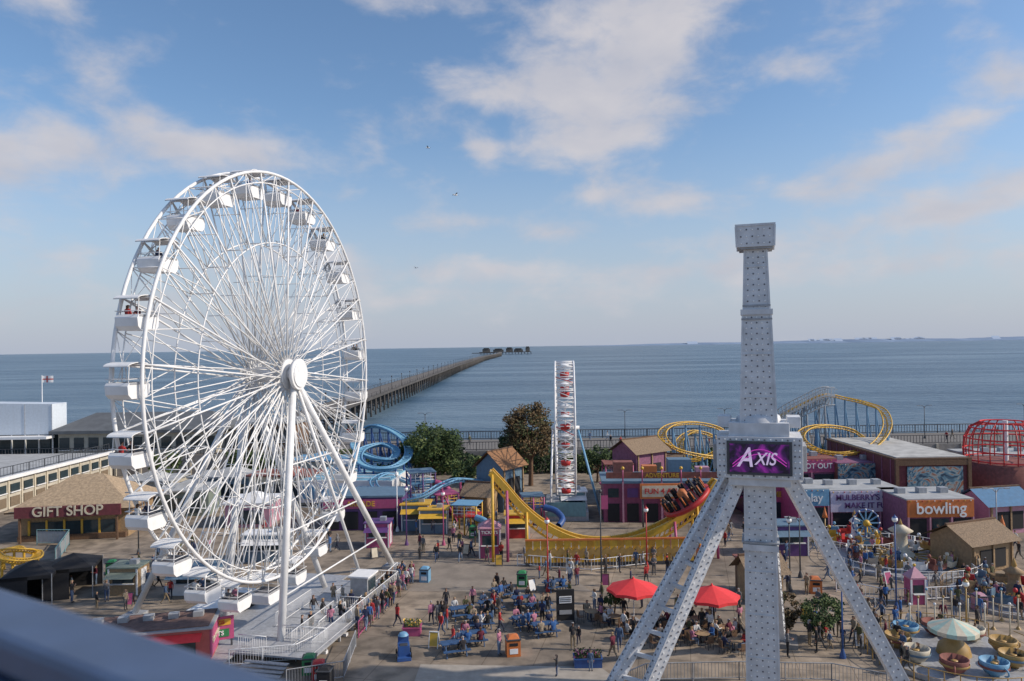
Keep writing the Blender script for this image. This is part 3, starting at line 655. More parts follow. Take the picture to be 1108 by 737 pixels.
# ------------------------------------------------------------ people
SK=[mat('skin_a',(.55,.33,.24),.6,dirt=0),mat('skin_b',(.42,.24,.16),.6,dirt=0),mat('skin_c',(.16,.08,.05),.6,dirt=0)]
HR=[mat('hair_dark',(.02,.014,.01),.7,dirt=0),mat('hair_brown',(.09,.045,.02),.7,dirt=0),mat('hair_fair',(.35,.24,.12),.7,dirt=0),mat('hair_grey',(.3,.3,.3),.7,dirt=0)]
TP=[mat('cloth_'+n_,c,.85,var=.25,scale=8,dirt=0) for n_,c in dict(black=(.02,.02,.022),navy=(.02,.03,.08),grey=(.15,.15,.16),white=(.65,.65,.64),red=(.4,.03,.03),pink=(.5,.2,.28),denim=(.07,.12,.22),olive=(.09,.09,.04),beige=(.35,.28,.2),black2=(.03,.03,.035),black3=(.025,.022,.025),maroon=(.15,.02,.04),blue=(.04,.13,.35)).items()]
LG=[mat('trouser_'+n_,c,.85,var=.25,scale=8,dirt=0) for n_,c in dict(black=(.015,.015,.018),jean=(.05,.08,.16),navy=(.02,.025,.05),grey=(.1,.1,.1),tan=(.25,.19,.12),lightjean=(.16,.22,.32)).items()]
SH=mat('shoe',(.04,.04,.045),.6,dirt=0)
def person_mesh(name, arms, legs, pz=.93, lean=0.0, long_hair=False):
    J={}; Rr={}; E=[]
    def j(n_,p,r): J[n_]=Vector(p); Rr[n_]=r
    def e(a,c,t): E.append((a,c,t))
    ly=lambda z: -lean*(z-pz)
    j('pel',(0,0,pz),(.155,.115)); j('wst',(0,ly(pz+.17),pz+.17),(.135,.1)); j('chs',(0,ly(pz+.4),pz+.4),(.165,.115)); j('nkb',(0,ly(pz+.55),pz+.53),(.075,.07)); j('nck',(0,ly(pz+.6)-.01,pz+.6),(.052,.052))
    hy=ly(pz+.68)-.02
    j('hd1',(0,hy,pz+.67),(.072,.085)); j('hd2',(0,hy,pz+.75),(.082,.1)); j('hd3',(0,hy+.005,pz+.80),(.06,.07))
    e('pel','wst',2);e('wst','chs',2);e('chs','nkb',2);e('nkb','nck',0);e('nck','hd1',0);e('hd1','hd2',0);e('hd2','hd3',1)
    for s,(el_,wr,ha) in zip((-1,1),arms):
        k='LR'[s>0]; b0=Vector((0,ly(pz+.5),pz+.49))
        j('sh'+k,b0+Vector((s*.175,0,-.01)),(.068,.068)); j('el'+k,b0+Vector((s*el_[0],el_[1],el_[2])),(.047,.047)); j('wr'+k,b0+Vector((s*wr[0],wr[1],wr[2])),(.031,.034)); j('ha'+k,b0+Vector((s*ha[0],ha[1],ha[2])),(.022,.042))
        e('chs','sh'+k,2);e('sh'+k,'el'+k,2);e('el'+k,'wr'+k,2);e('wr'+k,'ha'+k,0)
    for s,(kn,an,to) in zip((-1,1),legs):
        k='LR'[s>0]
        j('hp'+k,(s*.09,0,pz-.06),(.098,.1)); j('kn'+k,(s*kn[0],kn[1],kn[2]),(.062,.065)); j('an'+k,(s*an[0],an[1],an[2]),(.042,.045)); j('to'+k,(s*to[0],to[1],to[2]),(.045,.032))
        e('pel','hp'+k,3);e('hp'+k,'kn'+k,3);e('kn'+k,'an'+k,3);e('an'+k,'to'+k,4)
    names=list(J); me=bpy.data.meshes.new('t'); me.from_pydata([J[n_] for n_ in names],[(names.index(a),names.index(c)) for a,c,_ in E],[])
    o=bpy.data.objects.new('t',me); scene.collection.objects.link(o); o.modifiers.new('s','SKIN'); sb=o.modifiers.new('u','SUBSURF'); sb.levels=1; sb.render_levels=1
    for i,n_ in enumerate(names): me.skin_vertices[0].data[i].radius=Rr[n_]; me.skin_vertices[0].data[i].use_root=(n_=='pel')
    dg=bpy.context.evaluated_depsgraph_get(); dg.update(); nm=bpy.data.meshes.new_from_object(o.evaluated_get(dg)); bpy.data.objects.remove(o)
    segs=[(J[a],J[c],t) for a,c,t in E]
    hb=J['hd2']+Vector((0,.06,.03)); segs.append((hb,hb+Vector((0,.01,-.14 if long_hair else -.05)),1))
    bm=bmesh.new(); bm.from_mesh(nm)
    for f in bm.faces:
        c=f.calc_center_median(); best=9;t=2
        for a,d,k in segs:
            ab_=d-a; s_=max(0,min(1,(c-a).dot(ab_)/max(ab_.length_squared,1e-9))); q=(c-a-ab_*s_).length
            if k==2 or k==3: q*=.9
            if q<best: best=q;t=k
        f.material_index=t; f.smooth=True
    def bx(c,d,k,M_=None):
        r_=bmesh.ops.create_cube(bm,size=1); 
        for v_ in r_['verts']:
            q=Vector((v_.co.x*d[0],v_.co.y*d[1],v_.co.z*d[2])); v_.co=(M_@q if M_ else q)+Vector(c)
        for f in {f for v_ in r_['verts'] for f in v_.link_faces}: f.material_index=k
    h=J['hd2']
    bx(h+Vector((0,-.105,-.02)),(.02,.03,.035),0)      # nose
    for s in(-1,1): bx(h+Vector((s*.03,-.098,.012)),(.018,.012,.01),4); bx(h+Vector((s*.084,0,-.01)),(.015,.03,.045),0)
    bx(h+Vector((0,-.094,-.055)),(.04,.012,.008),4)
    if long_hair: bx(h+Vector((0,.085,-.1)),(.13,.05,.22),1)
    for k in 'LR':   # fingers and thumb
        w_,ha=J['wr'+k],J['ha'+k]; d=(ha-w_).normalized(); x=Vector((0,1,0)) if abs(d.y)<.8 else Vector((1,0,0)); x=(x-d*x.dot(d)).normalized(); n_=d.cross(x); Mx=Matrix((x,n_,d)).transposed()
        for i,l in enumerate((.055,.068,.064,.048)): bx(ha+x*(-.028+i*.019)+d*(.03+l/2),(.015,.015,l),0,Mx)
        bx(ha-x*.045+d*.0,(.016,.016,.055),0,Mx@Matrix.Rotation(-.5,3,'Y'))
    bm.to_mesh(nm); bm.free(); nm.name=name
    while len(nm.materials)<5: nm.materials.append(None)
    for i in range(5): nm.materials[i]=[SK[0],HR[0],TP[0],LG[0],SH][i]
    return nm
dn=((.22,.02,-.28),(.24,-.04,-.53),(.235,-.07,-.61)); fd=((.22,.02,-.27),(.16,-.22,-.3),(.1,-.29,-.27)); ph=((.21,-.02,-.27),(.1,-.24,-.12),(.06,-.27,-.05))
bw=((.21,.12,-.26),(.24,.1,-.5),(.24,.07,-.58)); fwd=((.21,-.08,-.26),(.22,-.25,-.44),(.21,-.31,-.49))
st=((.1,-.01,.5),(.105,.02,.08),(.12,-.14,.035)); wf=((.09,-.2,.52),(.09,-.32,.13),(.09,-.5,.09)); wb=((.09,.02,.5),(.09,.33,.17),(.09,.24,.04))
sl=((.11,-.42,.5),(.12,-.4,.09),(.13,-.58,.035))
tb=((.22,-.12,-.24),(.16,-.34,-.2),(.12,-.42,-.18)); sp_=((.22,.0,-.25),(.16,-.25,-.3),(.12,-.32,-.33))
stand=[person_mesh('standing_person',[dn,dn],[st,st]),person_mesh('standing_person',[ph,dn],[st,st],long_hair=True),person_mesh('standing_person',[fd,fd],[st,st],long_hair=True)]
walk=[person_mesh('walking_person',[fwd,bw],[wb,wf],.91,.06),person_mesh('walking_person',[bw,fwd],[wf,wb],.91,.05,True)]
sit=[person_mesh('seated_person',[tb,tb],[sl,sl],.53,.12),person_mesh('seated_person',[sp_,tb],[sl,sl],.53,.05,True)]
def person(p,rz=None,kind='s',sc=None,parent=None,name='person'):
    me=random.choice({'s':stand,'w':walk,'t':sit}[kind]); rz=random.uniform(0,6.28) if rz is None else rz
    o=obj(name,me,p,rz,parent); k=sc or random.choice([1,.97,1.04,.93,1.0,.98,.75 if kind!='t' else 1]); o.scale=(k,k,k)
    for i,m in enumerate((random.choice(SK[:2]+SK),random.choice(HR),random.choice(TP),random.choice(LG),SH)):
        o.material_slots[i].link='OBJECT'; o.material_slots[i].material=m
    return o
for i,q in enumerate(gang):
    if i%3!=0:
        person(q+Vector((-.38,random.choice([-.3,.3]),-1.62)),rad(90),'t',.9,fw,'passenger'); person(q+Vector((.4,.25,-1.62)),rad(-90),'t',.88,fw,'passenger')
for i in range(14):
    if i%5: 
        a=2*math.pi*i/14; person(Vector((1.75*math.cos(a),1.75*math.sin(a),.05)),a-math.pi/2+math.pi,'t',.95,disc,'passenger')
def inpoly(x,y,pg):
    r_=False
    for i in range(len(pg)):
        (x1,y1),(x2,y2)=pg[i-1],pg[i]
        if (y1>y)!=(y2>y) and x<(x2-x1)*(y-y1)/(y2-y1)+x1: r_=not r_
    return r_
placed=[]
def crowd(pg,n,kinds='ssw',md=.55,rz=None,z=0):
    W_=[P(*p) for p in pg]; pg2=[(p.x,p.y) for p in W_]; xs=[p[0] for p in pg2]; ys_=[p[1] for p in pg2]; k=0
    for _ in range(n*60):
        if k>=n: break
        x,y=random.uniform(min(xs),max(xs)),random.uniform(min(ys_),max(ys_))
        if not inpoly(x,y,pg2) or any((x-a)**2+(y-c)**2<md*md for a,c in placed): continue
        placed.append((x,y)); person((x,y,z),rz,random.choice(kinds)); k+=1

# ------------------------------------------------------------ street furniture
pt=[]
TBLU=mat('table_blue_paint',(.04,.1,.22),.6,var=.3)
def picnic(p,rz,m=TBLU,n=4):
    b=MB()
    for i in range(5): b.box((0,-.32+.16*i,.75),(1.8,.14,.04),m)
    for s in(-1,1):
        for q in(0,.16): b.box((0,s*(.68+q),.45),(1.8,.14,.04),m)
        b.beam((s*.65,-.75,0),(s*.65,-.25,.73),.07,.09,m); b.beam((s*.65,.75,0),(s*.65,.25,.73),.07,.09,m); b.box((s*.72,0,.4),(.05,1.6,.08),m); b.box((s*.72,0,.7),(.05,.7,.05),m)
    b.build('picnic_table',p,rz); placed.append((p[0],p[1])); pt.append(p)
    R=Matrix.Rotation(rz,3,'Z'); seats=[(-.45,-1),(.4,-1),(-.4,1),(.45,1)]; random.shuffle(seats)
    for x,s in seats[:n]: 
        q=Vector(p)+R@Vector((x,s*.76,-.0)); person(q,rz+(math.pi if s<0 else 0),'t',1.0)
for x,y,r_,n in((492,711,.3,2),(512,700,.2,4),(520,682,.2,4),(531,665,.3,4),(590,690,.2,3),(568,682,.4,3),(567,660,.2,4),(601,642,.3,3),(544,650,.5,4),(585,668,.3,3),(500,672,.3,3)):
    picnic(P(x,y-4),r_,n=n)
def umbrella(p,w,h,m=CORAL):
    b=MB(); k=w/2; b.tube((0,0,0),(0,0,h),.035,WHITE); b.box((0,0,.06),(.7,.7,.12),GREY)
    n=8; z=h-.75
    for i in range(n):
        a0=2*math.pi*i/n+.39; a1=a0+2*math.pi/n; e0=Vector((k*math.cos(a0),k*math.sin(a0),z)); e1=Vector((k*math.cos(a1),k*math.sin(a1),z)); md=(e0+e1)/2*.97; md.z=z+.04; t=Vector((0,0,h))
        b.poly([e0,md,t],m); b.poly([md,e1,t],m); b.poly([e0,md,md-Vector((0,0,.2)),e0-Vector((0,0,.2))],m); b.poly([md,e1,e1-Vector((0,0,.2)),md-Vector((0,0,.2))],m); b.tube(t*.985,e0-Vector((0,0,.03)),.015,WHITE,n=4)
    b.lathe((0,0,h),[(.12,-.05),(.05,.08),(0,.14)],m,8)
    b.build('parasol',p,random.uniform(0,.5),fix=False)
def table_set(p,n=3):
    b=MB(); b.lathe((0,0,.72),[(0,0),(.5,0),(.5,.03),(0,.03)],LWOOD,14,smooth=False); b.tube((0,0,0),(0,0,.72),.04,DGREY); b.lathe((0,0,0),[(.3,0),(.28,.03),(.05,.06)],DGREY,10)
    for i in range(4):
        a=math.pi/2*i+.3; c=Vector((.85*math.cos(a),.85*math.sin(a),0)); b.box(c+Vector((0,0,.44)),(.42,.42,.04),WOOD,a)
        bk=Vector((1.05*math.cos(a),1.05*math.sin(a),0)); b.box(bk+Vector((0,0,.7)),(.04,.42,.4),WOOD,a)
        for s,t in((-1,-1),(1,-1),(1,1),(-1,1)): 
            q=c+Matrix.Rotation(a,3,'Z')@Vector((s*.18,t*.18,0)); b.tube(q,q+Vector((0,0,.44)),.02,DGREY,n=5)
    b.build('cafe_table',p,0); placed.append((p[0],p[1]))
    for i in range(n):
        a=math.pi/2*i+.3; person(Vector(p)+Vector((.8*math.cos(a),.8*math.sin(a),-.05)),a-math.pi/2,'t',1)
umbrella(P(686,672),3.9,3.1); umbrella(P(771,681),3.9,3.1)
for x,y,n in((665,678,3),(690,690,3),(712,680,4),(735,690,3),(760,697,3),(785,690,4),(795,705,3),(755,680,2),(640,672,2),(720,700,2)): table_set(P(x,y),n)
def bin_(p,m,w=.9,h=1.25,name='litter_bin'):
    b=MB(); b.box((0,0,h*.42),(w,w,h*.84),m); b.box((0,0,h*.9),(w*1.1,w*1.1,h*.06),DGREY); b.lathe((0,0,h*.93),[(w*.62,0),(w*.4,h*.12),(0,h*.16)],m,4,rad(45),False); b.box((0,-w/2-.01,h*.66),(w*.6,.03,h*.16),BLACK); b.box((0,-w/2-.01,h*.3),(w*.6,.02,h*.28),WHITE)
    b.build(name,p,random.uniform(-.2,.2),bevel=.02)
for x,y,m in((555,708,ORNG),(121,621,GREEN),(565,634,GREEN),(882,641,ORNG),(460,629,LBLUE),(512,581,GREEN),(760,604,ORNG),(1060,660,LPINK),(1020,600,BLUE)): bin_(P(x,y),m,.9 if m==ORNG else .8,1.2)
def planter(p,w,m,fm):
    b=MB(); b.prism([(-w/2,-.45),(w/2,-.45),(w/2,.45),(-w/2,.45)],0,.55,m); b.box((0,0,.56),(w+.1,1.0,.06),m); b.box((0,0,.6),(w-.1,.8,.04),SOIL)
    for i in range(int(110*w)):
        c=Vector((random.uniform(-w/2,w/2),random.uniform(-.4,.4),random.uniform(.62,1.0))); s=.07; d=Vector((random.uniform(-1,1),random.uniform(-1,1),random.uniform(-1,1))).normalized()*s; e_=d.orthogonal().normalized()*s
        b.poly([c-d,c+e_,c+d,c-e_],LEAF[i%3] if i%4 else fm)
    b.build('flower_planter',p,0,fix=False)
LEAF=[mat('leaf_dark',(.022,.045,.012),.8,dirt=0),mat('leaf_mid',(.05,.085,.02),.8,dirt=0),mat('leaf_light',(.1,.13,.035),.8,dirt=0)]
AUT=[mat('autumn_leaf_dark',(.05,.035,.015),.8,dirt=0),mat('autumn_leaf',(.12,.075,.03),.8,dirt=0),mat('autumn_leaf_green',(.07,.075,.025),.8,dirt=0)]
planter(P(636,720),1.7,BLUE,PINK); planter(P(446,686),1.2,PINK,YEL)
# information board
b=MB(); b.box((0,0,1.3),(1.3,.16,2.2),BLACK); b.box((0,-.1,1.7),(.9,.03,.5),WHITE); b.box((0,-.1,.8),(.9,.03,.3),GREY)
for i in range(3): b.box((0,-.125,1.85-.13*i),(.8,.02,.05),DGREY)
for s in(-.6,.6): b.box((s,0,.1),(.1,.5,.2),DGREY)
b.build('information_board',P(612,674),.1)
# small A-boards and height signs around the plaza
def aboard(p,m,m2):
    b=MB()
    for s in(-1,1): b.beam((-.3,s*.28,0),(-.3,0,1.0),.05,.05,m); b.beam((.3,s*.28,0),(.3,0,1.0),.05,.05,m); b.poly([(-.3,s*.26,.15),(.3,s*.26,.15),(.3,s*.03,.97),(-.3,s*.03,.97)],m2)
    b.box((0,0,1.0),(.66,.08,.05),m); b.build('pavement_sign',p,random.uniform(-.6,.6),fix=False)
for i,(x,y) in enumerate(((540,612),(600,605),(655,634),(725,640),(815,612),(872,668),(930,700),(960,632),(1040,640),(405,604),(470,700),(575,640),(140,655),(205,612),(505,600),(635,606))): aboard(P(x,y),[DGREY,WHITE,WOOD][i%3],[YEL,WHITE,PINK,LBLUE,CREAM][i%5])
# blue coin ride
b=MB(); b.box((0,0,.12),(.9,1.2,.24),BLUE); b.box((0,.1,.55),(.75,.8,.65),BLUE); b.box((0,.45,1.0),(.7,.12,.6),BLUE); b.box((0,-.1,.9),(.5,.4,.05),DGREY); b.lathe((0,.45,1.3),[(.35,0),(.25,.15),(0,.25)],LBLUE,12)
for s in(-1,1): b.tube((s*.42,-.4,.3),(s*.5,-.4,.3),.18,TYRE,n=12); b.tube((s*.42,.4,.3),(s*.5,.4,.3),.18,TYRE,n=12)
b.build('coin_ride_car',P(437,712),.2,bevel=.04)
# booths
def booth(p,w,d,h,m,rm,name='ticket_booth',rz=0,label=None,lm=WHITE,flat=False):
    b=MB(); b.box((0,0,h/2),(w,d,h),m); b.box((0,-d/2-.02,h*.62),(w*.7,.06,h*.32),GLASS); b.box((0,-d/2-.12,h*.44),(w*.8,.3,.06),WHITE)
    b.box((0,0,h+.06),(w*1.12,d*1.12,.12),rm)
    if not flat: b.lathe((0,0,h+.12),[(w*.74,0),(w*.3,.45),(0,.75)],rm,4,rad(45),False); b.ball((0,0,h+.95),.12,YEL)
    else: b.poly([(-w*.5,-d*.5,h*.86),(w*.5,-d*.5,h*.86),(w*.5,-d*.5-.9,h*.72),(-w*.5,-d*.5-.9,h*.72)],rm); b.box((w*.2,0,h+.3),(.6,.6,.4),GREY)
    for s in(-1,1): b.box((s*w*.48,-d/2-.03,h/2),(.12,.1,h),WHITE)
    b.box((w/2+.02,0,h*.5),(.05,d*.45,h*.8),WHITE)
    o=b.build(name,p,rz)
    if label: text('lettering',label,.42,lm,o,(0,-d/2-.08,h*.9))
booth(P(530,604)+Vector((0,.9,0)),2.0,1.8,2.7,PINK,LPINK,label='TICKETS'); booth(P(990,652),1.1,1.0,1.9,PINK,LPINK)
booth(P(456,605)+Vector((-2,12,0)),3,2.5,2.8,MUTB,YEL,flat=True); booth(P(640,560)+Vector((-2,2,0)),3,2.5,2.8,mat('teal_panel',(.16,.3,.33)),WHITE,flat=True)

# kiosk bottom left
kp=P(160,728); b=MB(); b.box((0,0,1.3),(8,3.2,2.6),mat('salmon_wall',(.45,.1,.09),.6)); b.box((0,0,2.66),(8.4,3.6,.12),GREY); b.box((0,0,2.76),(7.9,3.1,.08),mat('kiosk_roof_felt',(.2,.12,.1),.9,var=.4))
b.box((0,-1.65,1.5),(6.4,.1,1.1),GLASS); b.poly([(-3.6,-1.7,2.4),(3.6,-1.7,2.4),(3.6,-2.4,2.1),(-3.6,-2.4,2.1)],CORAL)
for i in range(5): b.box((-3+i*1.5,.4,2.95),(.6,.5,.32),[GREY,DECK][i%2])
b.box((4.06,0,1.6),(.1,3,1.7),PINK); 
o=b.build('food_kiosk',(kp.x-.5,kp.y+1,0),rad(12)); 
tmm=text('kiosk_lettering','ice cream',.62,CREAM,o,(4.14,0,1.7),(math.pi/2,0,math.pi/2))
b=MB(); b.box((0,0,1.6),(2.9,.14,1.5),PINK); b.box((0,-.09,2.0),(2.5,.05,.4),YEL); b.box((0,-.09,1.3),(2.3,.05,.5),GREEN)
for s in(-1,1): b.box((s*1.3,0,.45),(.12,.12,.9),DGREY)
o=b.build('kiosk_sign',P(228,708),rad(24)); text('lettering','HOT DOGS',.34,RED,o,(0,-.13,2.0)); text('lettering','DONUTS',.4,WHITE,o,(0,-.13,1.3))
for px,py,m in((345,735,RED),(352,742,BLACK),(335,728,GREEN)): bin_(P(px,py),m,.8,1.1,'equipment_box')

# fences around
fence('queue_barrier',[P(388,690),P(418,655),P(448,624)],1.1,PINK,sp=.3,rail=.04,rr=.02,post=1.5,panel=None)
fence('queue_barrier',[P(372,682),P(402,648),P(430,622)],1.1,WHITE,sp=.25,rail=.035,rr=.02,post=1.5)
fence('queue_barrier',[P(345,690),P(388,652)],1.1,WHITE,sp=.25,rail=.035,rr=.02,post=1.5)
fence('crowd_barrier',[P(248,722),P(320,716),P(352,700)],1.1,WHITE,sp=.16,rail=.03,rr=.015,post=2)
fence('crowd_barrier',[P(310,745),P(372,735),P(385,700)],1.1,GREY,sp=.16,rail=.03,rr=.015,post=2)
fence('ride_fence',[P(640,765),P(700,738),P(800,736),P(900,738),P(960,750)],1.1,GREY,sp=.2,rail=.035,rr=.018,post=2)
fence('ride_fence',[P(905,640),P(960,652),P(1040,648),P(1060,630),P(1040,612)],1.0,WHITE,sp=.3,rail=.04,rr=.02,post=2)
fence('ride_fence',[P(60,612),P(75,590),P(40,590)],1.6,mat('teal_panel',(.16,.3,.33)),sp=.3,rail=.05,rr=.02,panel=GREY)
fence('ride_fence',[P(560,612),P(640,618),P(745,606)],1.0,WHITE,sp=.3,rail=.04,rr=.02,post=2)

# ------------------------------------------------------------ trees
def tree(name,p,h,r,leaf,n=55,ls=.2,per=130,trunk=True,squash=.8):
    b=MB(); th=h*.35
    b.tube((0,0,0),(.1,0,th),.28*h/9,WOOD,.2*h/9); cs=[]
    for i in range(n):
        d=Vector((random.gauss(0,1),random.gauss(0,1),random.gauss(0,1))).normalized(); q=random.uniform(.35,1)**.6
        c=Vector((d.x*r*q,d.y*r*q,h-r*squash-.3+d.z*r*squash*q)); c+=Vector((0,0,.25*math.sin(c.x*2.1)))
        if c.z<h*.22: continue
        cs.append(c)
    for c in cs[::4]: b.tube((.1,0,th*.9),c,.1*h/9,WOOD,.02,n=5)
    for c in cs:
        k0=random.random(); cr_=random.uniform(.55,1.05)*r*.34; 
        for i in range(per):
            d=Vector((random.gauss(0,1),random.gauss(0,1),random.gauss(0,1)*.8)).normalized()*cr_*random.uniform(.3,1.1)
            q=c+d; s=ls*random.uniform(.6,1.2); a=Vector((random.uniform(-1,1),random.uniform(-1,1),random.uniform(-.6,.6))).normalized()*s; e_=a.orthogonal().normalized()*s*.7
            b.poly([q-a,q+e_,q+a,q-e_],leaf[min(2,int(k0*1.8+random.random()*1.2))])
    b.build(name,p,0,fix=False)
def at(px,Y,z=0): q=Q(px,500,Y); return Vector((q.x,Y,z))
tree('oak_tree',at(470,104),9.2,3.9,LEAF); tree('oak_tree',at(450,107),7,2.6,LEAF,35); tree('autumn_tree',at(574,106),11.8,3.9,AUT,60,squash=1.0); tree('autumn_tree',at(562,108),8.5,2.8,LEAF,30)
tree('bushy_tree',at(505,100),5,2.2,LEAF,25,.18,90); tree('bushy_tree',at(646,108),5.5,2.4,LEAF,25,.18,90)
tree('bushy_tree',P(889,693),3.6,1.35,LEAF,35,.1,90,squash=1.0); tree('autumn_bush',P(848,688),3.2,1.1,AUT,28,.1,90,squash=1.1)
tree('bushy_tree',P(640,690)+Vector((2.1,4,0)),2.2,.8,LEAF,20,.08,60); tree('bushy_tree',at(745,98),4,1.8,LEAF,20,.15,80); tree('bushy_tree',at(180,112),5,2.5,LEAF,20,.2,80); tree('bushy_tree',at(420,102),4.5,2,LEAF,20,.2,80)
# hedge band in front of the promenade wall
b=MB()
for i in range(16000):
    x=random.uniform(-45,60); q=Vector((x,116.5+random.uniform(-1.3,1.3),random.uniform(.2,3.4+.9*math.sin(x*.4)))); s=.22; a=Vector((random.uniform(-1,1),random.uniform(-1,1),random.uniform(-1,1))).normalized()*s; e_=a.orthogonal().normalized()*s
    b.poly([q-a,q+e_,q+a,q-e_],LEAF[int(abs(math.sin(x*.9)+random.random())*1.2)%3])
b.build('hedge',fix=False)

# ------------------------------------------------------------ buildings at the back
# wooden hut
def hut(name,p,w,d,h,rh,wm,rm,rz=0,openf=True):
    b=MB(); b.box((0,0,h/2),(w,d,h),wm); 
    if openf: b.box((0,-d/2-.03,h*.45),(w*.6,.08,h*.6),BLACK)
    for s in(-1,0,1): b.box((s*w*.45,-d/2-.06,h/2),(.18,.16,h),LWOOD)
    W2,D2=w/2+.5,d/2+.5
    b.poly([(-W2,-D2,h-.1),(W2,-D2,h-.1),(W2,0,h+rh),(-W2,0,h+rh)],rm); b.poly([(W2,D2,h-.1),(-W2,D2,h-.1),(-W2,0,h+rh),(W2,0,h+rh)],rm)
    b.poly([(-w/2,-d/2,h),(-w/2,d/2,h),(-w/2,0,h+rh*.9)],wm); b.poly([(w/2,-d/2,h),(w/2,d/2,h),(w/2,0,h+rh*.9)],wm); b.beam((-W2,0,h+rh),(W2,0,h+rh),.2,.2,WOOD)
    return b.build(name,p,rz,fix=False)
hut('wooden_cabin',at(541,92),4.4,4,5.2,2.0,MUTB,mat('brown_shingles',(.3,.15,.07),.9,var=.4,scale=5),rad(55))
hut('wooden_cabin',at(520,88),3,3,2.6,1.3,LWOOD,THATCH,rad(-20)); 
hut('thatched_hut',at(692,98),5.5,4.5,6.0,1.6,MAUVE,THATCH,rad(35))
hut('thatched_hut',at(722,100),3.4,3,4.0,1.2,WOOD,THATCH,rad(-20))
# pink fun house
b=MB(); b.box((0,0,2.2),(13,6,4.4),mat('magenta_wall',(.27,.06,.13),.6,var=.25)); b.box((0,0,4.5),(13.4,6.4,.25),MUTB)
for i in range(6):
    x=-5.4+i*2.15; b.box((x,-3.05,1.1),(1.3,.12,2.0),BLACK); b.box((x,-3.05,3.3),(1.2,.1,1.0),[GLASS,PURP,YEL][i%3]); b.box((x+1.07,-3.15,2.3),(.2,.25,4.6),LPINK); b.tube((x+1.07,-3.2,4.4),(x+1.07,-3.2,6.0),.07,PINK)
    b.ball((x+1.07,-3.2,6.1),.2,YEL,8)
for x,y,s in((-4,1,1.6),(-1,.5,1.2),(2.5,1,1.9),(5,0,1.1)): b.box((x,y,4.63+s/2),(s*1.4,s,s),[MUTR,LPINK,MUTB,ORNG][int(x)%4])
b.beam((-6.2,-3.2,5.3),(6.2,-3.2,5.3),.08,.7,MUTR)
o=b.build('fun_house',at(712,86),rad(-4)); text('lettering','ADVENTURE',.65,YEL,o,(0,-3.4,5.3))
b=MB(); b.box((0,0,.9),(4.6,.2,1.6),ORNG); b.box((0,-.12,.9),(4.2,.05,1.2),CREAM)
for s in(-2,2): b.tube((s,.1,-3),(s,.1,.2),.1,DGREY)
o=b.build('billboard',at(715,80,3.2)); text('lettering','FUN 4 ALL',.8,RED,o,(0,-.2,.9))
# raised pink walkway
b=MB()
aa,bb=at(650,90),at(800,92); b.beam((aa.x,90,3.0),(bb.x,92,3.0),2,.25,PINK)
for i in range(12): q=aa.lerp(bb,i/11); b.tube((q.x,q.y-.9,0),(q.x,q.y-.9,4.1),.1,PINK if i%2 else PURP,n=6)
b.beam((aa.x,89,4.1),(bb.x,91,4.1),.08,.08,LPINK); b.beam((aa.x,89,3.6),(bb.x,91,3.6),.05,.05,LPINK); b.build('raised_walkway')
def play_tower(p,w,lv,pal,rz=0):
    b=MB(); k=w/2
    for x in(-k,0,k):
        for y in(-k,k): b.tube((x,y,0),(x,y,lv*1.9+1.2),.09,pal[0],n=6)
    for l in range(1,lv+1):
        b.box((0,0,l*1.9),(w,w,.14),pal[1])
        for y in(-k,k):
            for h in(.35,.7,1.05): b.tube((-k,y,l*1.9+h),(k,y,l*1.9+h),.035,pal[2],n=5)
        for i in range(6): b.tube((-k+i*w/5,-k,l*1.9),(-k+i*w/5,-k,l*1.9+1.05),.025,pal[2],n=4)
    b.box((0,0,lv*1.9+1.24),(w*1.08,w*1.08,.1),pal[3])
    b.path(catmull([Vector((k,-k,lv*1.9)),Vector((k+1.2,-k-.6,lv*1.6)),Vector((k+1.8,-k-1.6,lv*.9)),Vector((k+1.2,-k-2.6,.4))],5),.35,pal[4],10)
    b.build('play_tower',p,rz)
play_tower(at(668,94),3.4,2,[PINK,MUTB,LPINK,MUTR,YEL]); play_tower(at(455,90),3,2,[PURP,LBLUE,WHITE,MUTB,PINK],.3); play_tower(at(505,80),2.6,1,[YEL,RED,WHITE,LBLUE,LBLUE],-.2); play_tower(at(785,88),3,1,[LBLUE,PINK,WHITE,PURP,YEL],.2); play_tower(at(575,84),2.4,1,[PINK,BLUE,YEL,MUTB,BLUE],.1); play_tower(at(480,86),2.6,1,[PINK,LBLUE,YEL,PINK,YEL],.4)
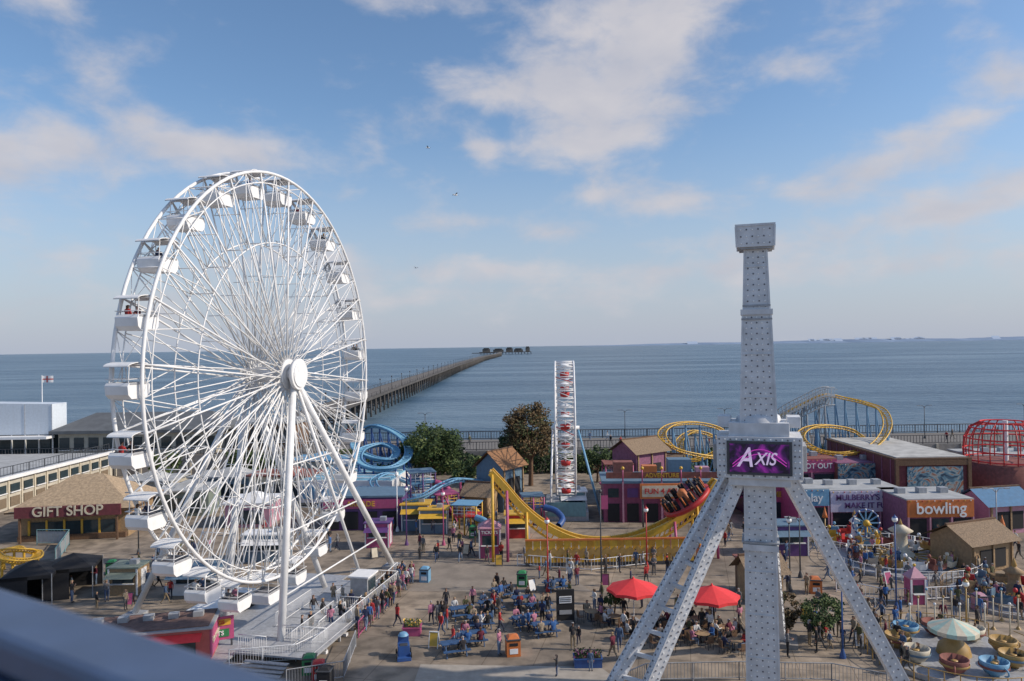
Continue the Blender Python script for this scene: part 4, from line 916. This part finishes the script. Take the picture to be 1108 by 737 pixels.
# blue pool building
b=MB(); b.box((0,0,1.4),(12,14,2.8),WHITE); b.box((0,0,2.85),(11.6,13.6,.14),TURQ)
for i in range(5): b.box((-4.8+i*2.4,-7.05,1.3),(1.5,.12,1.6),LBLUE)
for i in range(7): b.beam((-5.5,-6+i*2,3.0),(5.5,-6+i*2,3.0),.2,.12,WHITE)
b.build('water_ride_building',at(392,100,.6),rad(-6))
b=MB(); b.box((0,0,1.8),(9,5,3.6),PURP); b.box((0,0,3.7),(9.4,5.4,.2),MUTB); b.box((0,-2.6,2.9),(8.4,.15,1),PINK)
for i in range(4): b.box((-3.2+i*2.1,-2.55,1.1),(1.5,.12,1.9),BLACK)
o=b.build('arcade',at(395,84)); text('lettering','ARCADE',.8,YEL,o,(0,-2.72,2.9))
for px,Y,w_,h_,m1,m2 in((250,100,9,3.2,MUTB,ROOFG),(310,98,8,3.6,CREAM,MUTR),(205,92,6,3,MUTG,ROOFG),(165,98,7,3.2,STONE,ROOFG),(350,108,8,4,STONE,LBLUE),(275,86,5,2.6,LPINK,WHITE)):
    b=MB(); b.box((0,0,h_/2),(w_,5,h_),m1); b.box((0,0,h_+.1),(w_+.6,5.6,.2),m2); b.box((0,-2.56,h_*.45),(w_*.7,.1,h_*.6),GLASS)
    for i in range(4): b.box((-w_*.35+i*w_*.233,-2.62,h_*.45),(.1,.1,h_*.62),WHITE)
    b.lathe((0,0,h_+.2),[(w_*.35,0),(w_*.2,.6),(0,.9)],m2,4,rad(45),False)
    b.build('amusement_stall',at(px,Y),random.uniform(-.2,.2))
# mural building right
p0=at(1009,88); b=MB(); w_=8.9; b.box((0,9.5,2.9),(w_,19,5.8),MAROON); b.box((0,9.5,5.85),(w_+.3,19.3,.2),WOOD); b.box((0,9.5,6.0),(w_-.5,18.6,.12),mat('light_roof_felt',(.5,.49,.46),.8,var=.3,scale=.8))
for x in(-4.3,4.3): b.box((x,-.1,2.9),(.4,.3,5.8),WOOD)
b.box((0,-.1,5.4),(w_,.25,.6),WOOD)
def mural():
    m=bpy.data.materials.new('painted_mural'); m.use_nodes=True; t=m.node_tree; bs=t.nodes['Principled BSDF']; tc=t.nodes.new('ShaderNodeTexCoord'); wv=t.nodes.new('ShaderNodeTexNoise'); wv.inputs['Scale'].default_value=.55; wv.inputs['Distortion'].default_value=3.5; t.links.new(tc.outputs['Object'],wv.inputs['Vector'])
    c=t.nodes.new('ShaderNodeValToRGB'); e=c.color_ramp.elements; e[0].position=.35; e[0].color=(.02,.05,.09,1); e[1].position=.65; e[1].color=(.3,.1,.05,1); x=e.new(.48); x.color=(.12,.25,.33,1); x=e.new(.54); x.color=(.35,.4,.38,1)
    t.links.new(wv.outputs['Fac'],c.inputs[0]); t.links.new(c.outputs[0],bs.inputs['Base Color']); return m
MUR=mural()
b.box((.2,-.12,3.0),(6.6,.12,3.9),MUR); 
for i in range(9): b.box((-w_/2-.03,1+i*2.1,2.9),(.08,.15,5.7),MAUVE)
b.build('haunted_house',p0)
# banner buildings
def shopfront(px0,px1,Y,h,wall,band,label,lm,size,ph=1.7,name='cafe_building',dep=6,roof=None):
    a,c=at(px0,Y),at(px1,Y); w_=c.x-a.x; b=MB(); b.box((0,dep/2,h/2),(w_,dep,h-.02),wall); b.box((0,-.1,h-ph/2),(w_-.05,.2,ph),band); b.box((0,dep/2,h+.05),(w_+.1,dep+.2,.14),roof or ROOFG)
    k=max(2,int(w_/2.2))
    for i in range(k): b.box((-w_/2+(i+.5)*w_/k,-.04,(h-ph)/2),(w_/k*.75,.1,(h-ph)*.85),GLASS if i%2 else BLACK)
    for i in range(k+1): b.box((-w_/2+.1+i*(w_-.2)/k,-.12,(h-ph)/2),(.15,.2,h-ph),LPINK)
    for i in range(k): b.box((-w_/2+(i+.4)*w_/k,dep*.5,h+.4),(.8,.8,.55),GREY)
    for i in range(int(w_/.6)): b.ball((-w_/2+.3+i*.6,-.22,h-.08),.07,[YEL,WHITE,RED][i%3],6); 
    o=b.build(name,((a.x+c.x)/2,Y,0)); 
    if label: text('lettering',label,size,lm,o,(0,-.26,h-ph/2))
LIL=mat('lilac_banner',(.58,.53,.66),.6,var=.15,scale=1)
shopfront(862,896,79,4.2,PINK,LBLUE,'play',WHITE,1.2); shopfront(897,978,79,4.0,MAUVE,LIL,"MULBERRY'S CAFE\nMAKE IT FUN",PURP,.85,2.2); shopfront(980,1052,74,4.0,MAUVE,ORNG,'bowling',WHITE,1.6,1.7,'bowling_hall')
shopfront(812,860,84,3.6,PURP,PINK,'GAMES',YEL,.9)
shopfront(1054,1130,100,4.2,STONE,MUTB,'ARCADE',YEL,1.2)
shopfront(850,905,94,5.0,MAUVE,PINK,'SHOOT OUT',WHITE,.9,1.6,'shooting_gallery',5,MUTR); shopfront(906,962,93,4.6,MUTR,MUR,'',WHITE,1,2.4,'ghost_train',5,MAUVE)
# red cage ride
b=MB(); c=at(1100,92); 
for i in range(20):
    a=2*math.pi*i/20; b.path([(4.6*math.cos(a)*q,4.6*math.sin(a)*q,z) for q,z in((1,0),(1.02,1.5),(.98,3),(.85,4.3),(.6,5.0))],.08,RED,5)
for q,z in((1,.3),(1.02,1.5),(.98,3),(.85,4.3),(.6,5)): b.path([(4.6*q*math.cos(2*math.pi*i/32),4.6*q*math.sin(2*math.pi*i/32),z) for i in range(32)],.09,CORAL,5,True)
b.lathe((0,0,0),[(4.9,-4.4),(4.9,0),(4,.1),(0,.1)],MUTR,24); b.tube((0,0,0),(0,0,5.2),.3,WHITE); b.build('cage_ride',(c.x,94,4.4),fix=False)

# ------------------------------------------------------------ kiddie rides right
def carousel(name,p,r,n,pal,centre,h=3.2,fencem=WHITE,car='boat',topper='spire'):
    b=MB(); b.lathe((0,0,0),[(r+.6,0),(r+.6,.25),(r+.2,.28),(0,.3)],DECK,36,smooth=False)
    b.lathe((0,0,.3),[(r*.25,0),(r*.22,.5),(r*.12,.9),(r*.1,h*.7),(r*.2,h*.8),(0,h)],centre,16)
    if topper=='spire': b.lathe((0,0,.3+h*.8),[(.4,0),(.15,.4),(.2,.5),(0,1.1)],GOLD,10)
    elif topper=='canopy':
        k=16
        for i in range(k):
            a0,a1=2*math.pi*i/k,2*math.pi*(i+1)/k; q=r*.36; mm=[mat('pastel_mint',(.4,.55,.48),.7),CREAM][i%2]
            b.poly([(q*math.cos(a0),q*math.sin(a0),1.9),(q*math.cos(a1),q*math.sin(a1),1.9),(0,0,2.5)],mm); b.poly([(q*math.cos(a0),q*math.sin(a0),1.9),(q*math.cos(a1),q*math.sin(a1),1.9),(q*math.cos(a1),q*math.sin(a1),1.65),(q*math.cos(a0),q*math.sin(a0),1.65)],mm)
    for i in range(n):
        a=2*math.pi*i/n; R=Matrix.Rotation(a,3,'Z'); c=R@Vector((r*.78,0,0)); m=pal[i%len(pal)]
        if car=='cup':
            b.lathe(c+Vector((0,0,.3)),[(.3,0),(.35,.08),(.5,.15),(.72,.45),(.8,.85),(.74,.87),(.62,.45),(0,.35)],m,16); b.lathe(c+Vector((0,0,1.0)),[(.0,.02),(.2,.02),(.2,.0)],GOLD,10)
            b.lathe(c+Vector((0,0,.78)),[(.785,0),(.815,.02),(.815,.12),(.8,.14)],[GOLD,MUTR,MUTB][i%3],16)
            b.path([c+R@Vector((.78+.28*math.sin(t),0,.75+.22*math.cos(t))) for t in [q*math.pi/5 for q in range(6)]],.05,m,6); b.tube(c+Vector((0,0,.5)),c+Vector((0,0,1.0)),.05,GOLD)
            if i%3: person(Vector(p)+c+Vector((.25,.2,.15)),random.uniform(0,6),'t',.9)
            continue
        b.beam(R@Vector((r*.15,0,.7)),R@Vector((r*.7,0,.65)),.12,.12,GOLD)
        st=[(-1.0,.25,.35),(-.6,.9,0),(.3,1.0,0),(.8,.7,.1),(1.1,.15,.45)]
        vs=[]
        for ty,sc,up in st:
            for x,z in((-.5,.95),(-.38,.45),(.38,.45),(.5,.95)): vs.append(c+R@Vector((x*sc,ty,z+up*.6+.1)))
        fs=[(k*4+j_,k*4+j_+1,k*4+5+j_,k*4+4+j_) for k in range(4) for j_ in range(3)]
        b.add(vs,fs,m,False); b.box(c+Vector((0,0,.75)),(.7,1.0,.06),DGREY,a); b.box(c+R@Vector((0,-.35,1.15)),(.7,.1,.6),m,a); b.tube(c+R@Vector((0,.9,.9)),c+R@Vector((0,1.1,1.6)),.1,GOLD,.05); b.ball(c+R@Vector((0,1.12,1.7)),.18,pal[(i+1)%len(pal)],8)
    k=40
    for i in range(k):
        a=2*math.pi*i/k; a2=2*math.pi*(i+1)/k; q=Vector(((r+1.1)*math.cos(a),(r+1.1)*math.sin(a),0)); q2=Vector(((r+1.1)*math.cos(a2),(r+1.1)*math.sin(a2),0))
        if i in(2,3): continue
        b.tube(q,q+Vector((0,0,1.0)),.035,fencem,n=5); b.tube(q+Vector((0,0,1)),q2+Vector((0,0,1)),.03,fencem,n=4); b.tube(q+Vector((0,0,.5)),q2+Vector((0,0,.5)),.02,fencem,n=4)
    o=b.build(name,p,0,fix=False); placed.append((p[0],p[1])); return o
carousel('carousel_ride',P(975,608),5.2,14,[CREAM,GOLD,WHITE,MUTR],CREAM,3.2)
carousel('teacup_ride',P(1032,712),4.0,9,[GOLD,CREAM,MUTR,LBLUE],GOLD,1.9,GOLD,car='cup',topper='canopy')
carousel('jeep_ride',P(1098,650),3.8,10,[MUTB,RED,LWOOD],LWOOD,2.4,LWOOD)
carousel('boat_ride',P(925,590),2.6,8,[LBLUE,YEL,RED],WHITE,2.6)
for x,y in((893,588),(1085,600)): 
    b=MB(); b.tube((0,0,0),(0,0,2.6),.1,GOLD,.07); b.lathe((0,0,2.5),[(.08,0),(.28,.1),(.2,.4),(.08,.8),(0,1.2)],ORNG,10); b.lathe((0,0,0),[(.4,0),(.3,.3),(.15,.5)],CREAM,10); b.build('ornamental_column',P(x,y))
# pinwheel
b=MB(); 
for i in range(12):
    a=2*math.pi*i/12; b.beam((0,0,0),(1.3*math.cos(a),0,1.3*math.sin(a)),.1,.12,LBLUE); b.ball((1.3*math.cos(a),0,1.3*math.sin(a)),.12,WHITE,6)
b.path([(1.3*math.cos(2*math.pi*i/32),0,1.3*math.sin(2*math.pi*i/32)) for i in range(32)],.07,BLUE,6,True); b.ball((0,-.1,0),.35,YEL); b.tube((0,.1,-4),(0,.1,0),.12,BLUE)
b.build('pinwheel_decoration',Q(937,566,72))
for i in range(14):
    q=P(985+i*9,690-(i%3)*9); b=MB(); b.tube((0,0,0),(0,0,2.2),.05,CREAM,n=6); b.ball((0,0,2.25),.1,[WHITE,GOLD,LBLUE][i%3],8); b.lathe((0,0,0),[(.18,0),(.1,.15),(.05,.2)],GOLD,8); b.build('rope_post',q)
hut('wooden_cabin',P(1088,636)+Vector((1,6,0)),5,4,2.6,1.3,LWOOD,THATCH,rad(20)); hut('wooden_cabin',P(835,668)+Vector((.5,4,0)),2.6,2.2,2.3,1.2,LWOOD,THATCH,.2)
hut('sweet_stall',at(1075,78),5,4,3,1.4,LPINK,mat('blue_shingles',(.08,.2,.35),.8),rad(10))
# lamp posts about the plaza
for x,y,h,m,k in((651,640,8,DGREY,2),(593,640,5.5,RED,0),(970,660,6.5,BLUE,0),(912,712,5,BLUE,0),(866,625,5,DGREY,1),(1079,600,6,GREY,1),(700,615,5,RED,0),(480,590,5,PINK,0),(430,575,6,WHITE,0),(855,640,5.5,DGREY,0),(150,600,6,DGREY,1),(1046,690,3.4,GOLD,0),(440,590,5.5,PURP,0)): lamp_post(P(x,y),h,m,k)
for x,y,w_,d_,h_,m1,m2,fl_ in((820,640,3,2,2.6,WOOD,MUTR,True),(140,640,2.4,2,2.2,LWOOD,MUTG,True),(215,640,4,2,2.2,WHITE,MUTB,True),(290,605,4,2,2.5,MUTB,WHITE,True),(470,575,3,2,2.5,MUTB,YEL,True),(410,590,2.4,2,2.4,PINK,PURP,True),(560,580,2.5,2,2.4,RED,YEL,True),(850,598,3.5,2.4,2.8,PURP,MUTB,True)):
    booth(P(x,y),w_,d_,h_,m1,m2,'food_stall',flat=fl_)

# ------------------------------------------------------------ crowd
rq_=lambda a,c,n,off: [person(P(*a).lerp(P(*c),(i+random.uniform(-.2,.2))/n)+Vector((random.uniform(-.2,.2)+off,random.uniform(-.25,.25),0)),rad(160)+random.uniform(-.5,.5),random.choice('ssw')) for i in range(n)]
rq_((380,684),(440,622),19,.0); rq_((392,682),(446,626),15,.25); rq_((362,680),(395,650),7,0)
crowd([(440,600),(500,578),(560,590),(540,612),(450,612)],24)
crowd([(420,560),(560,560),(560,578),(420,582)],16)
crowd([(565,612),(740,606),(745,630),(600,640)],28)
crowd([(480,635),(600,630),(640,660),(600,715),(470,715)],20)
crowd([(640,650),(800,650),(810,700),(650,700)],24)
crowd([(600,690),(690,700),(680,735),(560,735)],5)
crowd([(840,640),(960,610),(950,700),(850,720)],28)
crowd([(870,590),(1050,600),(1060,650),(900,620)],32)
crowd([(950,640),(1105,640),(1108,680),(940,690)],28)
crowd([(900,690),(970,690),(985,735),(930,735)],10)
crowd([(1000,580),(1105,590),(1105,630),(1040,640)],16)
crowd([(740,575),(860,580),(850,640),(800,610)],16)
crowd([(60,640),(150,610),(200,650),(110,675)],15)
crowd([(120,600),(230,590),(240,630),(150,640)],12)
crowd([(250,580),(380,575),(370,600),(250,610)],12)
crowd([(320,695),(350,690),(380,650),(350,650)],6)
for x in(467,474,481): person(P(x,676),rad(200),'w',1)
person(P(430,678),2.5,'w'); person(P(620,703),.2,'s',1.05)
for i in range(22): person((random.uniform(-60,90),random.uniform(121,131),3.2),None,'w')

# ------------------------------------------------------------ seagulls
for x,y,Y in((493,211,90),(463,160,110),(450,290,150),(300,262,120)):
    b=MB(); b.ball((0,0,0),(.09,.28,.09),WHITE,8); b.ball((0,-.28,.04),.07,WHITE,6)
    for s in(-1,1):
        b.poly([(0,-.08,.03),(s*.4,-.12,.2),(s*.42,.06,.2),(0,.12,.03)],GREY); b.poly([(s*.4,-.12,.2),(s*.95,.08,.05),(s*.42,.06,.2)],DGREY)
    b.poly([(-.05,.25,0),(.05,.25,0),(.1,.42,0),(-.1,.42,0)],WHITE); b.build('seagull',Q(x,y,Y),random.uniform(0,6),fix=False)

# ------------------------------------------------------------ viewing deck and rail at the camera
RB=mat('blue_grey_rail_paint',(.075,.11,.19),.45,var=.15,scale=12)
b=MB(); A=Vector((-3.0,2.48,19.63)); Z=Vector((2.2,-.72,19.63)); d=(Z-A).normalized(); nrm=Vector((d.y,-d.x,0)); nrm=nrm if nrm.y<0 else -nrm
b.beam(A+nrm*.05,Z+nrm*.05,.10,.05,RB); b.beam(A+nrm*.09-Vector((0,0,.09)),Z+nrm*.09-Vector((0,0,.09)),.04,.12,RB); b.beam(A+nrm*.06-Vector((0,0,.62)),Z+nrm*.06-Vector((0,0,.62)),.03,.9,RB)
for i in range(6): q=A.lerp(Z,i/5)+nrm*.1; b.box(q-Vector((0,0,.6)),(.06,.06,1.15),RB,math.atan2(d.y,d.x))
b.build('viewing_deck_railing',bevel=.012)
b=MB(); b.prism([(A.x,A.y),(Z.x,Z.y),(2.2,-6),(-3,-6)],18.2,18.4,CONC); b.tube((-1,-3,0),(-1,-3,18.2),.6,CONC,n=16); b.build('viewing_deck')
print('objects',len(bpy.data.objects))
